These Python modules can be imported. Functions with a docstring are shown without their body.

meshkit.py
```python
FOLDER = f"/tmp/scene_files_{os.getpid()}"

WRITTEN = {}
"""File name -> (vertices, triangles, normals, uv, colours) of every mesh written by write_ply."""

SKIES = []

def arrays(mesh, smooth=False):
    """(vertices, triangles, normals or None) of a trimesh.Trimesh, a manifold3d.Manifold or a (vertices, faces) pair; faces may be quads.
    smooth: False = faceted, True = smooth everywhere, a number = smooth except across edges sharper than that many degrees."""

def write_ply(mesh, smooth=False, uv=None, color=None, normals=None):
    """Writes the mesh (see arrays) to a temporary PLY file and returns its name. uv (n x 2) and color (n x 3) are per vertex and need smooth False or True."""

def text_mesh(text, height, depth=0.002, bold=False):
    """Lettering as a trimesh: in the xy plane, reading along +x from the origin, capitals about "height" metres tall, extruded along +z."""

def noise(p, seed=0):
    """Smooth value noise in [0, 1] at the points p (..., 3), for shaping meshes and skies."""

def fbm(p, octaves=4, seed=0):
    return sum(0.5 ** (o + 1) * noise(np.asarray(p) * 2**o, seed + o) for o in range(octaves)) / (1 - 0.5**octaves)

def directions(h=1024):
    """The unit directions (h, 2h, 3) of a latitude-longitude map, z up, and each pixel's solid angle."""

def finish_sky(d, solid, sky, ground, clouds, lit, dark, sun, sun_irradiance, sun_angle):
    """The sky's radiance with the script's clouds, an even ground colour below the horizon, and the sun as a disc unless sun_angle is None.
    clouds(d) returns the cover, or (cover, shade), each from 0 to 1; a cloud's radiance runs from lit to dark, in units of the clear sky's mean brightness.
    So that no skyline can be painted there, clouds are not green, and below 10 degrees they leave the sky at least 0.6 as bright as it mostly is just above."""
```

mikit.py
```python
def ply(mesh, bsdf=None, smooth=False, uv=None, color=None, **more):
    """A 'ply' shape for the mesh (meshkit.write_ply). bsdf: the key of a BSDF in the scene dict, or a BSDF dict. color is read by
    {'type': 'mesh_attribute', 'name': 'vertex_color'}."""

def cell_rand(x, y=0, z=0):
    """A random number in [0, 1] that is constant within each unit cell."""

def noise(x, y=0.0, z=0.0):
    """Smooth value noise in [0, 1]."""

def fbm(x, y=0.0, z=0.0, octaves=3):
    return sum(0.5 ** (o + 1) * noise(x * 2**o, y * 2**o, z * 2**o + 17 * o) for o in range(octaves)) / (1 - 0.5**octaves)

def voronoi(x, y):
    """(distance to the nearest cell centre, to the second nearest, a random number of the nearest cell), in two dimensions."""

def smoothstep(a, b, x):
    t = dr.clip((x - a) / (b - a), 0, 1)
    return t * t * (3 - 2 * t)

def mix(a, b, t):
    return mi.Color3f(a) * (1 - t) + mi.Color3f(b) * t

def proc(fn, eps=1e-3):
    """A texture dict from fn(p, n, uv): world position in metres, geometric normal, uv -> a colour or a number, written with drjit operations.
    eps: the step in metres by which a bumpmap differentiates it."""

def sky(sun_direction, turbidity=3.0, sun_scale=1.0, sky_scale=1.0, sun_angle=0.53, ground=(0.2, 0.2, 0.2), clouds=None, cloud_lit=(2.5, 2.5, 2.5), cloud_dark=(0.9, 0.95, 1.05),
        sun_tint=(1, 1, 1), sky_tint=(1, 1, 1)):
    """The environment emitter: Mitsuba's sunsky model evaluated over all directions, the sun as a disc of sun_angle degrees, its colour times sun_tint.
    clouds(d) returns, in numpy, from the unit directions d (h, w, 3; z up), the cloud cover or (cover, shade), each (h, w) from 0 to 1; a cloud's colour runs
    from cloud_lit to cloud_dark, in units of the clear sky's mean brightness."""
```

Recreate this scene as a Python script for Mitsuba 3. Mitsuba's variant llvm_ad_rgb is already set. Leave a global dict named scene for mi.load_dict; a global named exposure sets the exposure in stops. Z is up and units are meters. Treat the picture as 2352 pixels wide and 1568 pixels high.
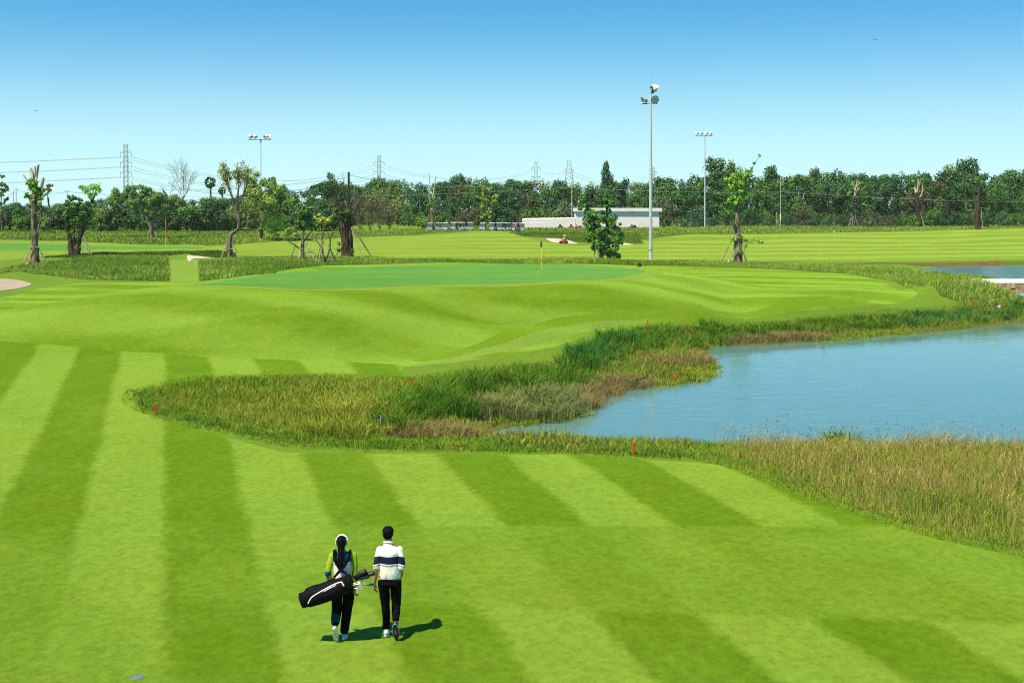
import math, random, numpy as np, trimesh, shapely, mitsuba as mi, drjit as dr, mikit, meshkit
from shapely.geometry import Polygon
from manifold3d import Manifold

# ------------------------------------------------------------------ camera, sky, exposure
T = mi.ScalarTransform4f
EYE, FOCAL, HORIZON, MID = 6.6, 2940.0, 478.0, 1176.0      # eye height in m; lens and sight lines in units of a 2352 wide frame
scene, labels = {}, {}
scene['camera'] = {'type': 'perspective', 'fov': math.degrees(2 * math.atan(1176 / FOCAL)), 'fov_axis': 'x',
                   'principal_point_offset_y': (784.0 - HORIZON) / 1568.0, 'near_clip': 0.5, 'far_clip': 6000.0,
                   'to_world': T().look_at(origin=[0, 0, EYE], target=[0, 100, EYE], up=[0, 0, 1])}
SUN = (-0.44, -0.40, 1.0)


def horizon_haze(d):
    el = np.degrees(np.arcsin(np.clip(d[..., 2], 0, 1)))
    return 0.98 * np.exp(-(el / 5.7) ** 2.2)


scene['daylight'] = mikit.sky(SUN, turbidity=2.6, sky_tint=(0.16, 0.60, 0.87), clouds=horizon_haze, cloud_lit=(2.5, 3.95, 4.05),
                              sun_tint=(1.0, 0.97, 0.9), ground=(0.12, 0.2, 0.06))
exposure = 2.25

# ------------------------------------------------------------------ helpers
rng = np.random.default_rng(7)


def unproject(px, py, z=0.0):
    """The point of height z that the surveyed sight line (px, py) meets."""
    y = FOCAL * (EYE - z) / (py - HORIZON)
    return np.array([(px - MID) * y / FOCAL, y])


def outline(pts, z=0.0):
    zs = np.broadcast_to(z, (len(pts),))
    return np.array([unproject(a, b, c) for (a, b), c in zip(pts, zs)])


def smooth_line(p, n=6, closed=True):
    """Catmull-Rom through the points."""
    p = np.asarray(p, float)
    m = len(p)
    out = []
    for i in range(m if closed else m - 1):
        g = (lambda k: p[k % m]) if closed else (lambda k: p[min(max(k, 0), m - 1)])
        a, b, c, d = g(i - 1), g(i), g(i + 1), g(i + 2)
        for t in np.arange(n) / n:
            out.append(0.5 * (2 * b + (c - a) * t + (2 * a - 5 * b + 4 * c - d) * t * t + (3 * b - a - 3 * c + d) * t ** 3))
    if not closed:
        out.append(p[-1])
    return np.array(out)


def signed_distance(poly, x, y):
    """Distance to the outline, negative inside."""
    x, y = np.asarray(x, float), np.asarray(y, float)
    xf, yf = x.ravel(), y.ravel()
    best = np.full(xf.shape, 1e18)
    for a, b in zip(poly, np.roll(poly, -1, 0)):
        ab = b - a
        t = np.clip(((xf - a[0]) * ab[0] + (yf - a[1]) * ab[1]) / max(ab @ ab, 1e-12), 0, 1)
        best = np.minimum(best, (xf - a[0] - t * ab[0]) ** 2 + (yf - a[1] - t * ab[1]) ** 2)
    inside = shapely.contains_xy(Polygon(poly), xf, yf)
    return (np.sqrt(best) * np.where(inside, -1, 1)).reshape(x.shape)


def sstep(a, b, x):
    t = np.clip((x - a) / (b - a), 0, 1)
    return t * t * (3 - 2 * t)


def numbered(name):
    if name not in USED:
        USED.add(name)
        return name
    k = 1
    while f'{name}_{k:03d}' in USED:
        k += 1
    USED.add(f'{name}_{k:03d}')
    return f'{name}_{k:03d}'


USED = set()


def thing(name, label, cat, group=None, kind=None):
    key = numbered(name)
    labels[key] = {'label': label, 'category': cat}
    if group:
        labels[key]['group'] = group
    if kind:
        labels[key]['kind'] = kind
    return key


def add(name, shape, parent=None, label=None, kind=None):
    """One entry of the scene; a part when parent is given."""
    key = numbered(f'{parent}__{name}' if parent else name)
    scene[key] = shape
    if label or kind:
        labels[key] = {}
        if label:
            labels[key]['label'] = label
        if kind:
            labels[key]['kind'] = kind
    return key


def solid(name, shape, label, cat, group=None, kind=None):
    """A thing that is one shape."""
    key = thing(name, label, cat, group, kind)
    scene[key] = shape
    return key


def setting(name, shape, label):
    key = numbered(name)
    scene[key] = shape
    labels[key] = {'label': label, 'category': name.replace('_', ' '), 'kind': 'structure'}
    return key


def tube(pts, radii, sides=8, caps=True, flat=None):
    """A bent, tapering round bar through the points."""
    p = np.asarray(pts, float)
    r = np.broadcast_to(np.asarray(radii, float), (len(p),))
    t = np.gradient(p, axis=0)
    t /= np.linalg.norm(t, axis=1, keepdims=True) + 1e-12
    ref = np.array([0, 0, 1.0]) if abs(t[0, 2]) < 0.9 else np.array([1.0, 0, 0])
    a = np.cross(t, ref)
    a /= np.linalg.norm(a, axis=1, keepdims=True) + 1e-12
    b = np.cross(t, a)
    ang = np.arange(sides) * 2 * np.pi / sides
    v = p[:, None] + r[:, None, None] * (np.cos(ang)[None, :, None] * a[:, None] + np.sin(ang)[None, :, None] * b[:, None])
    i, j = np.meshgrid(np.arange(len(p) - 1), np.arange(sides), indexing='ij')
    q = np.stack([i * sides + j, i * sides + (j + 1) % sides, (i + 1) * sides + (j + 1) % sides, (i + 1) * sides + j], -1).reshape(-1, 4)
    v = v.reshape(-1, 3)
    f = np.vstack([q[:, [0, 2, 1]], q[:, [0, 3, 2]]])
    if caps:
        n = len(v)
        v = np.vstack([v, p[0], p[-1]])
        k = np.arange(sides)
        e = (len(p) - 1) * sides
        f = np.vstack([f, np.stack([k * 0 + n, k, (k + 1) % sides], 1), np.stack([k * 0 + n + 1, e + (k + 1) % sides, e + k], 1)])
    return trimesh.Trimesh(v, f, process=False)


def join(meshes):
    return trimesh.util.concatenate(list(meshes))


def box(cx, cy, cz, sx, sy, sz, rz=0.0, bevel=0.0):
    if bevel:
        s = np.array([sx, sy, sz]) / 2
        pts = []
        for sg in np.ndindex(2, 2, 2):
            c = (np.array(sg) * 2 - 1)
            for k in range(3):
                q = c * (s - bevel)
                q[k] = c[k] * s[k]
                pts.append(q)
        m = trimesh.convex.convex_hull(np.array(pts))
    else:
        m = trimesh.creation.box([sx, sy, sz])
    if rz:
        m.apply_transform(trimesh.transformations.rotation_matrix(rz, [0, 0, 1]))
    m.apply_translation([cx, cy, cz])
    return m


def rgb(*c):
    return {'type': 'rgb', 'value': list(map(float, c))}


def paint(key, color, rough=0.6, **more):
    scene[key] = {'type': 'twosided', 'bsdf': {'type': 'principled', 'base_color': rgb(*color) if isinstance(color, tuple) else color, 'roughness': rough, 'specular': 0.4, **more}}


# ------------------------------------------------------------------ the lie of the land
WATER = -0.4
pond_px = [(1118, 992), (1180, 978), (1260, 966), (1328, 951), (1345, 934), (1372, 914), (1440, 894), (1520, 886), (1596, 874), (1630, 856), (1640, 830), (1622, 803),
           (1664, 794), (1750, 791), (1900, 781), (2020, 772), (2150, 762), (2250, 752), (2330, 743)]
pond = smooth_line(outline(pond_px, WATER), 4, False)
pond = np.vstack([pond, [[35.5, 78.5], [36.8, 84], [37.0, 92], [36.6, 102], [37.5, 112], [40, 119]],
                  smooth_line(outline([(2290, 641), (2200, 632), (2118, 621), (2115, 616), (2180, 612.5), (2352, 609), (2600, 606)], WATER), 4, False),
                  [[95, 150], [90, 125], [58, 112], [46, 100], [46, 80], [70, 70], [70, 40]],
                  smooth_line(outline([(2352, 1026), (1900, 1024), (1650, 1022), (1400, 1014), (1250, 1007), (1150, 1000)], WATER), 4, False)])
pond_shape = Polygon(pond).buffer(0)
green_px = [(440, 657), (520, 646), (640, 628), (760, 614), (900, 609), (1080, 607.5), (1260, 608), (1400, 611), (1470, 617), (1482, 622), (1440, 631), (1380, 641),
            (1250, 651), (1120, 654), (960, 657), (820, 664), (700, 669), (560, 664), (480, 661)]
GREEN_Z = 2.0
green = smooth_line(outline(green_px, GREEN_Z), 5)


def rough_height(x, y):
    d = signed_distance(green, x, y)
    z = GREEN_Z * (1 - sstep(-1.0, 15.0, d))
    z = z + 0.5 * np.exp(-(((x + 4) / 22) ** 2 + ((y - 97) / 9) ** 2)) * (1 - sstep(-6, 4, d)) * 0.0
    # the shoulder right of the green and the left shoulder
    z = np.maximum(z, 1.15 * np.exp(-(((x - 19) / 13) ** 2 + ((y - 86) / 11) ** 2) ** 1.2))
    z = z + 0.35 * np.exp(-(((x + 24) / 9) ** 2 + ((y - 72) / 7) ** 2)) + 0.45 * np.exp(-(((x - 11) / 7) ** 2 + ((y - 76) / 4) ** 2))
    z = z + 0.35 * np.exp(-(((x - 4) / 8) ** 2 + ((y - 66) / 3) ** 2)) - 0.35 * np.exp(-(((x - 23) / 7) ** 2 + ((y - 84) / 3.5) ** 2))
    for cx, cy, rx, ry, a in ((-23, 66.5, 7, 2.5, 0.35), (-25, 76, 6, 3, -0.35), (1.5, 68, 6, 2.2, -0.4), (4, 63, 5, 2, 0.3), (13.5, 76, 3.2, 3.5, -0.45), (10.5, 72, 3, 2.5, 0.3), (-10, 63, 7, 2.5, 0.3), (-33, 70, 6, 3, 0.35), (-14, 57, 8, 2, -0.2), (20, 79, 4, 2.5, 0.35), (8, 61, 4, 2.5, -0.25)):
        z = z + a * np.exp(-(((x - cx) / rx) ** 2 + ((y - cy) / ry) ** 2))
    far = sstep(120, 150, y)
    z = z - 0.2 * far * sstep(-20, 10, x)
    z = z + 1.75 * sstep(185, 325, y)
    # mounds of the second hole, and of the far rough
    z = z + 0.9 * np.exp(-(((x - 26) / 22) ** 2 + ((y - 262) / 12) ** 2)) + 0.5 * np.exp(-(((x + 5) / 12) ** 2 + ((y - 275) / 12) ** 2))
    z = z + 0.6 * np.exp(-(((x + 42) / 12) ** 2 + ((y - 185) / 6) ** 2))
    n = meshkit.fbm(np.stack([x / 34, y / 34, x * 0], -1), 3, 5) - 0.5
    n2 = meshkit.fbm(np.stack([x / 9, y / 11, x * 0 + 3], -1), 2, 9) - 0.5
    z = z + (0.8 * n + 0.42 * n2) * sstep(42, 70, y) * (1 - 0.75 * (1 - sstep(-2, 4, d)))
    return np.maximum(z, -0.12)


def height(x, y):
    x, y = np.asarray(x, float), np.asarray(y, float)
    z = rough_height(x, y)
    d = signed_distance(pond, x, y)
    bank = np.interp(d, [-6, -1.5, 0, 0.8, 3.0, 5.5, 8.0], [-1.2, -0.75, WATER + 0.02, WATER + 0.13, -0.17, -0.04, 0.0])
    w = 1 - sstep(1.0, 9.0, d)
    mound = 1.55 * np.exp(-(((x - 32.4) / 5.2) ** 2 + ((y - 90.5) / 6.5) ** 2)) * sstep(0.1, 4.4, d)
    low = z * (1 - w) + bank * w
    return low + np.maximum(0, mound - 0.1 - low) * sstep(0.03, 0.5, mound)


def ground_z(x, y):
    return float(height(np.array([x]), np.array([y]))[0])


def on_ground(px, py):
    """Where the surveyed sight line meets the ground: x, y, z."""
    y = np.geomspace(12, 700, 1500)
    x = (px - MID) * y / FOCAL
    gap = EYE - (py - HORIZON) * y / FOCAL - height(x, y)
    k = int(np.argmax(gap <= 0)) if (gap <= 0).any() else len(y) - 1
    if k > 0:
        t = gap[k - 1] / (gap[k - 1] - gap[k] + 1e-12)
        yy = y[k - 1] + t * (y[k] - y[k - 1])
    else:
        yy = y[k]
    xx = (px - MID) * yy / FOCAL
    return np.array([xx, yy, ground_z(xx, yy)])


def ground_outline(pts):
    return np.array([on_ground(*p)[:2] for p in pts])


rows = np.concatenate([np.arange(-45, 14, 4.0), np.arange(14, 40, 0.45), 40 * 1.0125 ** np.arange(0, 190), 40 * 1.0125 ** 190 * 1.09 ** np.arange(1, 22)])
cols = np.concatenate([np.linspace(-1.9, -0.5, 50)[:-1], np.linspace(-0.5, 0.5, 300), np.linspace(0.5, 1.9, 50)[1:]])
GX = cols[None, :] * (np.abs(rows) + 25)[:, None]
GY = np.repeat(rows[:, None], len(cols), 1)
GZ = height(GX, GY)
ii, jj = np.meshgrid(np.arange(len(rows) - 1), np.arange(len(cols) - 1), indexing='ij')
n_ = len(cols)
a_, b_, c_, d_ = ii * n_ + jj, ii * n_ + jj + 1, (ii + 1) * n_ + jj + 1, (ii + 1) * n_ + jj
GV = np.stack([GX, GY, GZ], -1).reshape(-1, 3)
GF = np.vstack([np.stack([a_, b_, c_], -1).reshape(-1, 3), np.stack([a_, c_, d_], -1).reshape(-1, 3)])


def sheet(poly, lift):
    """The piece of the ground inside the outline, lifted a little: every triangle is cut from a triangle of the ground."""
    shape = poly if isinstance(poly, shapely.Geometry) else Polygon(poly)
    shape = shape.buffer(0)
    x0, y0, x1, y1 = shape.bounds
    near = (GV[GF][:, :, 0].max(1) >= x0) & (GV[GF][:, :, 0].min(1) <= x1) & (GV[GF][:, :, 1].max(1) >= y0) & (GV[GF][:, :, 1].min(1) <= y1)
    tri = GF[near]
    ins = shapely.contains_xy(shape, GV[:, 0], GV[:, 1])[tri]
    verts, faces = [GV[tri[ins.all(1)]].reshape(-1, 3)], [np.arange(3 * ins.all(1).sum()).reshape(-1, 3)]
    n = len(verts[0])
    rest = tri[~ins.all(1)]
    t2 = shapely.polygons(GV[rest][:, :, :2])
    shapely.prepare(shape)
    hit = shapely.intersects(shape, t2)
    for t, tp in zip(rest[hit], t2[hit]):
        g = tp.intersection(shape)
        A, B, C = GV[t]
        m = np.linalg.inv(np.array([[A[0], B[0], C[0]], [A[1], B[1], C[1]], [1, 1, 1.0]]))
        for part in getattr(g, 'geoms', [g]):
            if part.geom_type != 'Polygon' or part.area < 1e-9:
                continue
            xy = np.array(shapely.geometry.polygon.orient(part).exterior.coords)[:-1]
            w = m @ np.vstack([xy.T, np.ones(len(xy))])
            z = w.T @ np.array([A[2], B[2], C[2]])
            verts.append(np.column_stack([xy, z]))
            k = np.arange(1, len(xy) - 1)
            faces.append(np.stack([k * 0, k, k + 1], 1) + n)
            n += len(xy)
    v, f = np.vstack(verts), np.vstack(faces)
    v[:, 2] += lift
    mesh = trimesh.Trimesh(v, f, process=False)
    mesh.merge_vertices(digits_vertex=5)
    return mesh

# ------------------------------------------------------------------ turf, sand and water
TURF_GAIN = 0.62


def turf(light, dark, pattern=None, patch=0.10, grain=0.16):
    """Mown grass: two shades of lean laid by the mower, uneven growth, fine grain of blades."""
    L, D = [mi.Color3f(*c) * TURF_GAIN for c in (light, dark)]

    def fn(p, n, uv):
        x, y = p.x, p.y
        a = mikit.fbm(x * 0.23, y * 0.17, 3.0, 3)
        b = mikit.fbm(x * 1.3, y * 0.8, 9.0, 3)
        t = pattern(x, y) if pattern else mi.Float(0.5)
        t = dr.clip(t + (a - 0.5) * patch * 3 + (b - 0.5) * 0.4, 0, 1)
        c = L * t + D * (1 - t)
        g = mikit.noise(x * 9, y * 7, 1.0) * 0.5 + mikit.noise(x * 31, y * 26, 2.0) * 0.5
        warm = (mikit.fbm(x * 0.6, y * 0.45, 21.0, 2) - 0.5) * 0.28
        return c * (1 + (g - 0.5) * grain * 2) * mi.Color3f(1 + warm * 0.6, 1.0, 1 - warm * 0.5)
    return mikit.proc(fn)


def turf_relief(p, n, uv):
    return mikit.noise(p.x * 26, p.y * 22, 1.0) * 0.6 + mikit.noise(p.x * 7, p.y * 6, 4.0)


def grass_bsdf(key, tex, bump=0.012):
    scene[key] = {'type': 'twosided', 'bsdf': {'type': 'bumpmap', 'arbitrary': mikit.proc(turf_relief, 0.01), 'scale': bump,
                                               'bsdf': {'type': 'principled', 'base_color': tex, 'roughness': 0.8, 'specular': 0.05}}}


def wob(x, y):
    return (mikit.fbm(x * 0.5, y * 0.35, 5.0, 2) - 0.5) * 0.5


def soft_square(u, edge=0.1):
    """0 and 1 in turn over a period of 2."""
    f = u * 0.5 - dr.floor(u * 0.5)
    return mikit.smoothstep(0.0, edge, f) * (1 - mikit.smoothstep(0.5, 0.5 + edge, f))


def fairway_stripes(x, y):
    u = x + 0.27 * y
    u = u * (1 - 0.0035 * (y - 36)) + wob(x, y) * 0.25 + (mikit.noise(x * 6, y * 5, 2.0) - 0.5) * 0.14
    s = soft_square(u / 1.83 + 1.13)
    # a second pass across, where the lean is half undone
    cross = mikit.smoothstep(20.9, 21.3, y + 0.1 * x) * (1 - mikit.smoothstep(26.4, 26.7, y)) * mikit.smoothstep(-6.0, -1.0, x + 0.4 * (26 - y))
    near = 1 - mikit.smoothstep(15.5, 20.5, y + mikit.fbm(x * 0.4, y * 0.4, 2.0, 2) * 3)
    left = (1 - mikit.smoothstep(-6.4, -5.2, x + 0.6 * (y - 20))) * (1 - mikit.smoothstep(25.0, 27.5, y - 0.3 * (x + 8)))
    fade = 0.4 * mikit.smoothstep(2.5, 7.0, x) * mikit.smoothstep(20.8, 21.3, y + 0.1 * x) * (1 - mikit.smoothstep(26.0, 29.0, y))
    k = 1 - fade - 0.75 * cross - 0.45 * near * (1 - mikit.smoothstep(-1.0, 3.0, x)) - 0.7 * left
    return mi.Float(0.5 + (s - 0.5) * 0.95 * k)


def apron_rings(x, y):
    f = mikit.fbm(x * 0.05, y * 0.09, 4.0, 2)
    g = mikit.fbm(x * 0.06, y * 0.3, 8.0, 3)
    return 0.55 + 0.6 * (soft_square((y * 0.22 + 0.10 * x + 2.2 * f), 0.3) - 0.5) + 1.3 * (g - 0.5)


def far_stripes(x, y):
    u = (y - 0.22 * x) / 8.0 + wob(x * 0.05, y * 0.05) * 3
    return 0.5 + (soft_square(u, 0.2) - 0.5) * 0.75 * mikit.smoothstep(-55, 15, x)


def green_lines(x, y):
    return 0.5 + (mikit.noise(x * 0.12, y * 1.1, 3.0) - 0.5) * 0.9


grass_bsdf('turf_fairway', turf((0.210, 0.374, 0.034), (0.118, 0.247, 0.005), fairway_stripes, 0.13, 0.24))
grass_bsdf('turf_semi', turf((0.165, 0.30, 0.03), (0.12, 0.235, 0.016), None, 0.2))
grass_bsdf('turf_apron', turf((0.218, 0.40, 0.036), (0.132, 0.272, 0.007), apron_rings, 0.2, 0.2))
grass_bsdf('turf_pale', turf((0.21, 0.355, 0.05), (0.18, 0.32, 0.035)))
grass_bsdf('turf_band', turf((0.165, 0.32, 0.016), (0.14, 0.285, 0.009)))
grass_bsdf('turf_far', turf((0.25, 0.39, 0.045), (0.165, 0.30, 0.025), far_stripes, 0.04))
grass_bsdf('turf_green', turf((0.118, 0.315, 0.058), (0.085, 0.25, 0.034), green_lines, 0.05, 0.06), 0.003)
grass_bsdf('turf_rough', turf((0.12, 0.20, 0.03), (0.065, 0.125, 0.012), None, 0.3, 0.3), 0.05)
grass_bsdf('thatch', turf((0.16, 0.18, 0.045), (0.09, 0.15, 0.02), None, 0.35, 0.3), 0.05)


def sand_color(p, n, uv):
    t = mikit.fbm(p.x * 0.8, p.y * 0.5, 2.0, 3)
    return mikit.mix((0.46, 0.415, 0.33), (0.56, 0.52, 0.43), t) * (0.9 + 0.2 * mikit.noise(p.x * 14, p.y * 10))


def rake_lines(p, n, uv):
    return mikit.noise(p.x * 5, p.y * 22) * 0.6 + mikit.fbm(p.x * 3, p.y * 3) * 1.5


def tan_sand_color(p, n, uv):
    return sand_color(p, n, uv) * mi.Color3f(0.68, 0.68, 0.66)


scene['tan_sand'] = {'type': 'twosided', 'bsdf': {'type': 'diffuse', 'reflectance': mikit.proc(tan_sand_color)}}
scene['sand'] = {'type': 'twosided', 'bsdf': {'type': 'bumpmap', 'arbitrary': mikit.proc(rake_lines, 0.02), 'scale': 0.02,
                 'bsdf': {'type': 'diffuse', 'reflectance': mikit.proc(sand_color)}}}


def dirt_color(p, n, uv):
    t = mikit.fbm(p.x * 1.5, p.y * 1.0, p.z * 9, 3)
    return mikit.mix(mikit.mix((0.085, 0.055, 0.026), (0.21, 0.13, 0.065), t), mi.Color3f(0.09, 0.15, 0.02), mikit.smoothstep(0.5, 0.6, mikit.fbm(p.x * 0.25, p.y * 0.5, 7.0, 3)))


scene['dirt'] = {'type': 'twosided', 'bsdf': {'type': 'diffuse', 'reflectance': mikit.proc(dirt_color)}}


def ripples(p, n, uv):
    w = mikit.fbm(p.x * 0.06, p.y * 0.06, 3.0, 2)
    a = mikit.noise(p.x * 1.5 + 4 * w, p.y * 3.2 + 5 * w, 0.0)
    b = mikit.noise(p.x * 3.1, p.y * 6.0, 7.0)
    c = mikit.noise(p.x * 7.0, p.y * 11.0, 5.0)
    return (a * 0.55 + b * 0.32 + c * 0.12) * (0.45 + 0.75 * mikit.smoothstep(0.3, 0.7, w) + 2.2 * mikit.smoothstep(105, 125, p.y))


def water_color(p, n, uv):
    return mikit.mix((0.095, 0.22, 0.205), (0.11, 0.24, 0.225), mikit.fbm(p.x * 0.08, p.y * 0.05, 1.0, 2))


scene['water_surface'] = {'type': 'twosided', 'bsdf': {'type': 'bumpmap', 'arbitrary': mikit.proc(ripples, 0.03), 'scale': 0.009,
                          'bsdf': {'type': 'plastic', 'diffuse_reflectance': mikit.proc(water_color), 'int_ior': 1.33, 'nonlinear': False}}}

setting('ground', mikit.ply((GV, GF), 'turf_semi', smooth=True), 'mown semi rough grass of the golf course between the fairways')


def lay(name, poly, lift, bsdf, label):
    return setting(name, mikit.ply(sheet(poly, lift), bsdf, smooth=True), label)


island = np.vstack([ground_outline([(310, 915), (322, 900), (400, 880), (460, 869), (600, 865), (760, 863), (900, 868), (1000, 866), (1040, 857), (1120, 846), (1280, 836), (1335, 808),
                    (1375, 788), (1420, 768), (1480, 757), (1550, 751), (1640, 747), (1760, 741), (1900, 731), (2000, 724), (2100, 714), (2195, 704)]),
                    [[36, 92], [36, 78], [60, 70], [60, 50]], outline([(2352, 1010), (1900, 1010), (1640, 1016)], WATER),
                    ground_outline([(1650, 1054), (1560, 1050), (1450, 1046), (1300, 1038), (1150, 1036), (1000, 1033), (850, 1031), (700, 1024), (640, 1012), (560, 994), (480, 980), (400, 962), (345, 942), (318, 926)])])
island_shape = Polygon(island).buffer(0)
meadow = np.vstack([ground_outline([(1640, 1056), (1690, 1066), (1760, 1090), (1850, 1124), (1950, 1160), (2060, 1195), (2180, 1228), (2352, 1262), (2600, 1310)]), [[24, 24], [34, 34]], outline([(2600, 1005), (2352, 1010), (1900, 1010), (1640, 1016)], WATER)])
meadow_shape = Polygon(meadow).buffer(0)
fairway = np.vstack([ground_outline([(-300, 778), (0, 783), (90, 790), (170, 796), (270, 807), (370, 811), (460, 820), (560, 824), (640, 826), (740, 828), (830, 833), (926, 838), (924, 872), (600, 872), (460, 874), (330, 893), (300, 915), (325, 945), (400, 972), (500, 998),
                     (600, 1026), (660, 1040), (850, 1043), (1000, 1043), (1150, 1045), (1320, 1044), (1450, 1053), (1640, 1066), (1700, 1082), (1850, 1142), (2000, 1192), (2150, 1238), (2352, 1284), (2600, 1335)]), [[20, 8], [-26, 8], [-60, 40]]])
fairway_shape = Polygon(fairway).buffer(0).difference(meadow_shape)
apron = smooth_line(ground_outline([(-250, 700), (-60, 690), (60, 672), (130, 655), (300, 648), (420, 648), (500, 634), (640, 615), (800, 607.5), (1000, 604), (1250, 604), (1400, 606), (1500, 611), (1600, 616), (1750, 618), (1900, 627), (2005, 641), (2095, 664),
                     (2098, 682), (2035, 698), (1960, 708), (1800, 718), (1650, 730), (1500, 744), (1400, 758), (1320, 782), (1230, 804), (1120, 822), (1000, 836), (900, 842), (700, 838), (400, 820), (150, 800), (0, 792), (-250, 786)]), 3)
apron_shape = Polygon(apron).buffer(0)
band = smooth_line(ground_outline([(945, 829), (1040, 806), (1120, 779), (1190, 752), (1260, 735), (1420, 718), (1600, 707), (1800, 693), (1900, 684), (1975, 672), (2010, 675), (1970, 689), (1880, 703), (1650, 722), (1480, 733), (1350, 741), (1265, 753), (1190, 776), (1100, 803), (1010, 826)]), 3)
pale = smooth_line(ground_outline([(930, 840), (1010, 828), (1100, 805), (1190, 778), (1265, 755), (1350, 743), (1480, 735), (1470, 741), (1390, 751), (1320, 768), (1230, 792), (1120, 814), (1020, 834)]), 3)
lay('apron', apron_shape, 0.004, 'turf_apron', 'light green mown apron sloping down in front of the putting green')
lay('mown_band', Polygon(band), 0.008, 'turf_band', 'darker mown band curving round the foot of the apron')
lay('mown_band', Polygon(pale), 0.008, 'turf_pale', 'pale mown band curving round beside the pond bank')
lay('fairway', fairway_shape, 0.012, 'turf_fairway', 'wide fairway with alternating light and dark mowing stripes')
lay('green_collar', Polygon(green).buffer(1.3), 0.012, 'turf_pale', 'yellow green collar of grass round the large putting green')
lay('putting_green', Polygon(green), 0.020, 'turf_green', 'large smooth bluish green putting green with the yellow flagstick')
lay('bank', island_shape.difference(pond_shape.buffer(-1.0)), 0.004, 'thatch', 'overgrown bank of the pond under reeds and long grass')
lay('bank', meadow_shape.difference(pond_shape.buffer(-1.0)), 0.006, 'thatch', 'bank under the tall straw coloured grass at the right')
far_fairway = ground_outline([(470, 566), (560, 561), (640, 554), (760, 549), (860, 545), (950, 541), (1050, 535), (1160, 531), (1190, 540), (1230, 552), (1300, 562), (1380, 566), (1470, 563), (1480, 552), (1560, 541), (1700, 539), (1830, 537), (2000, 534), (2120, 532), (2260, 527), (2352, 524),
                              (2600, 522), (2600, 590), (2352, 595), (2060, 600), (1700, 602), (1480, 599), (1200, 595), (900, 592), (700, 590), (540, 587), (500, 575)])
lay('far_fairway', far_fairway, 0.02, 'turf_far', 'bright far fairway with many narrow stripes in front of the woods')
left_fairway = ground_outline([(-200, 556), (0, 552), (140, 554), (300, 562), (470, 562), (480, 577), (420, 580), (240, 580), (100, 588), (0, 600), (-200, 604)])
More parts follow.
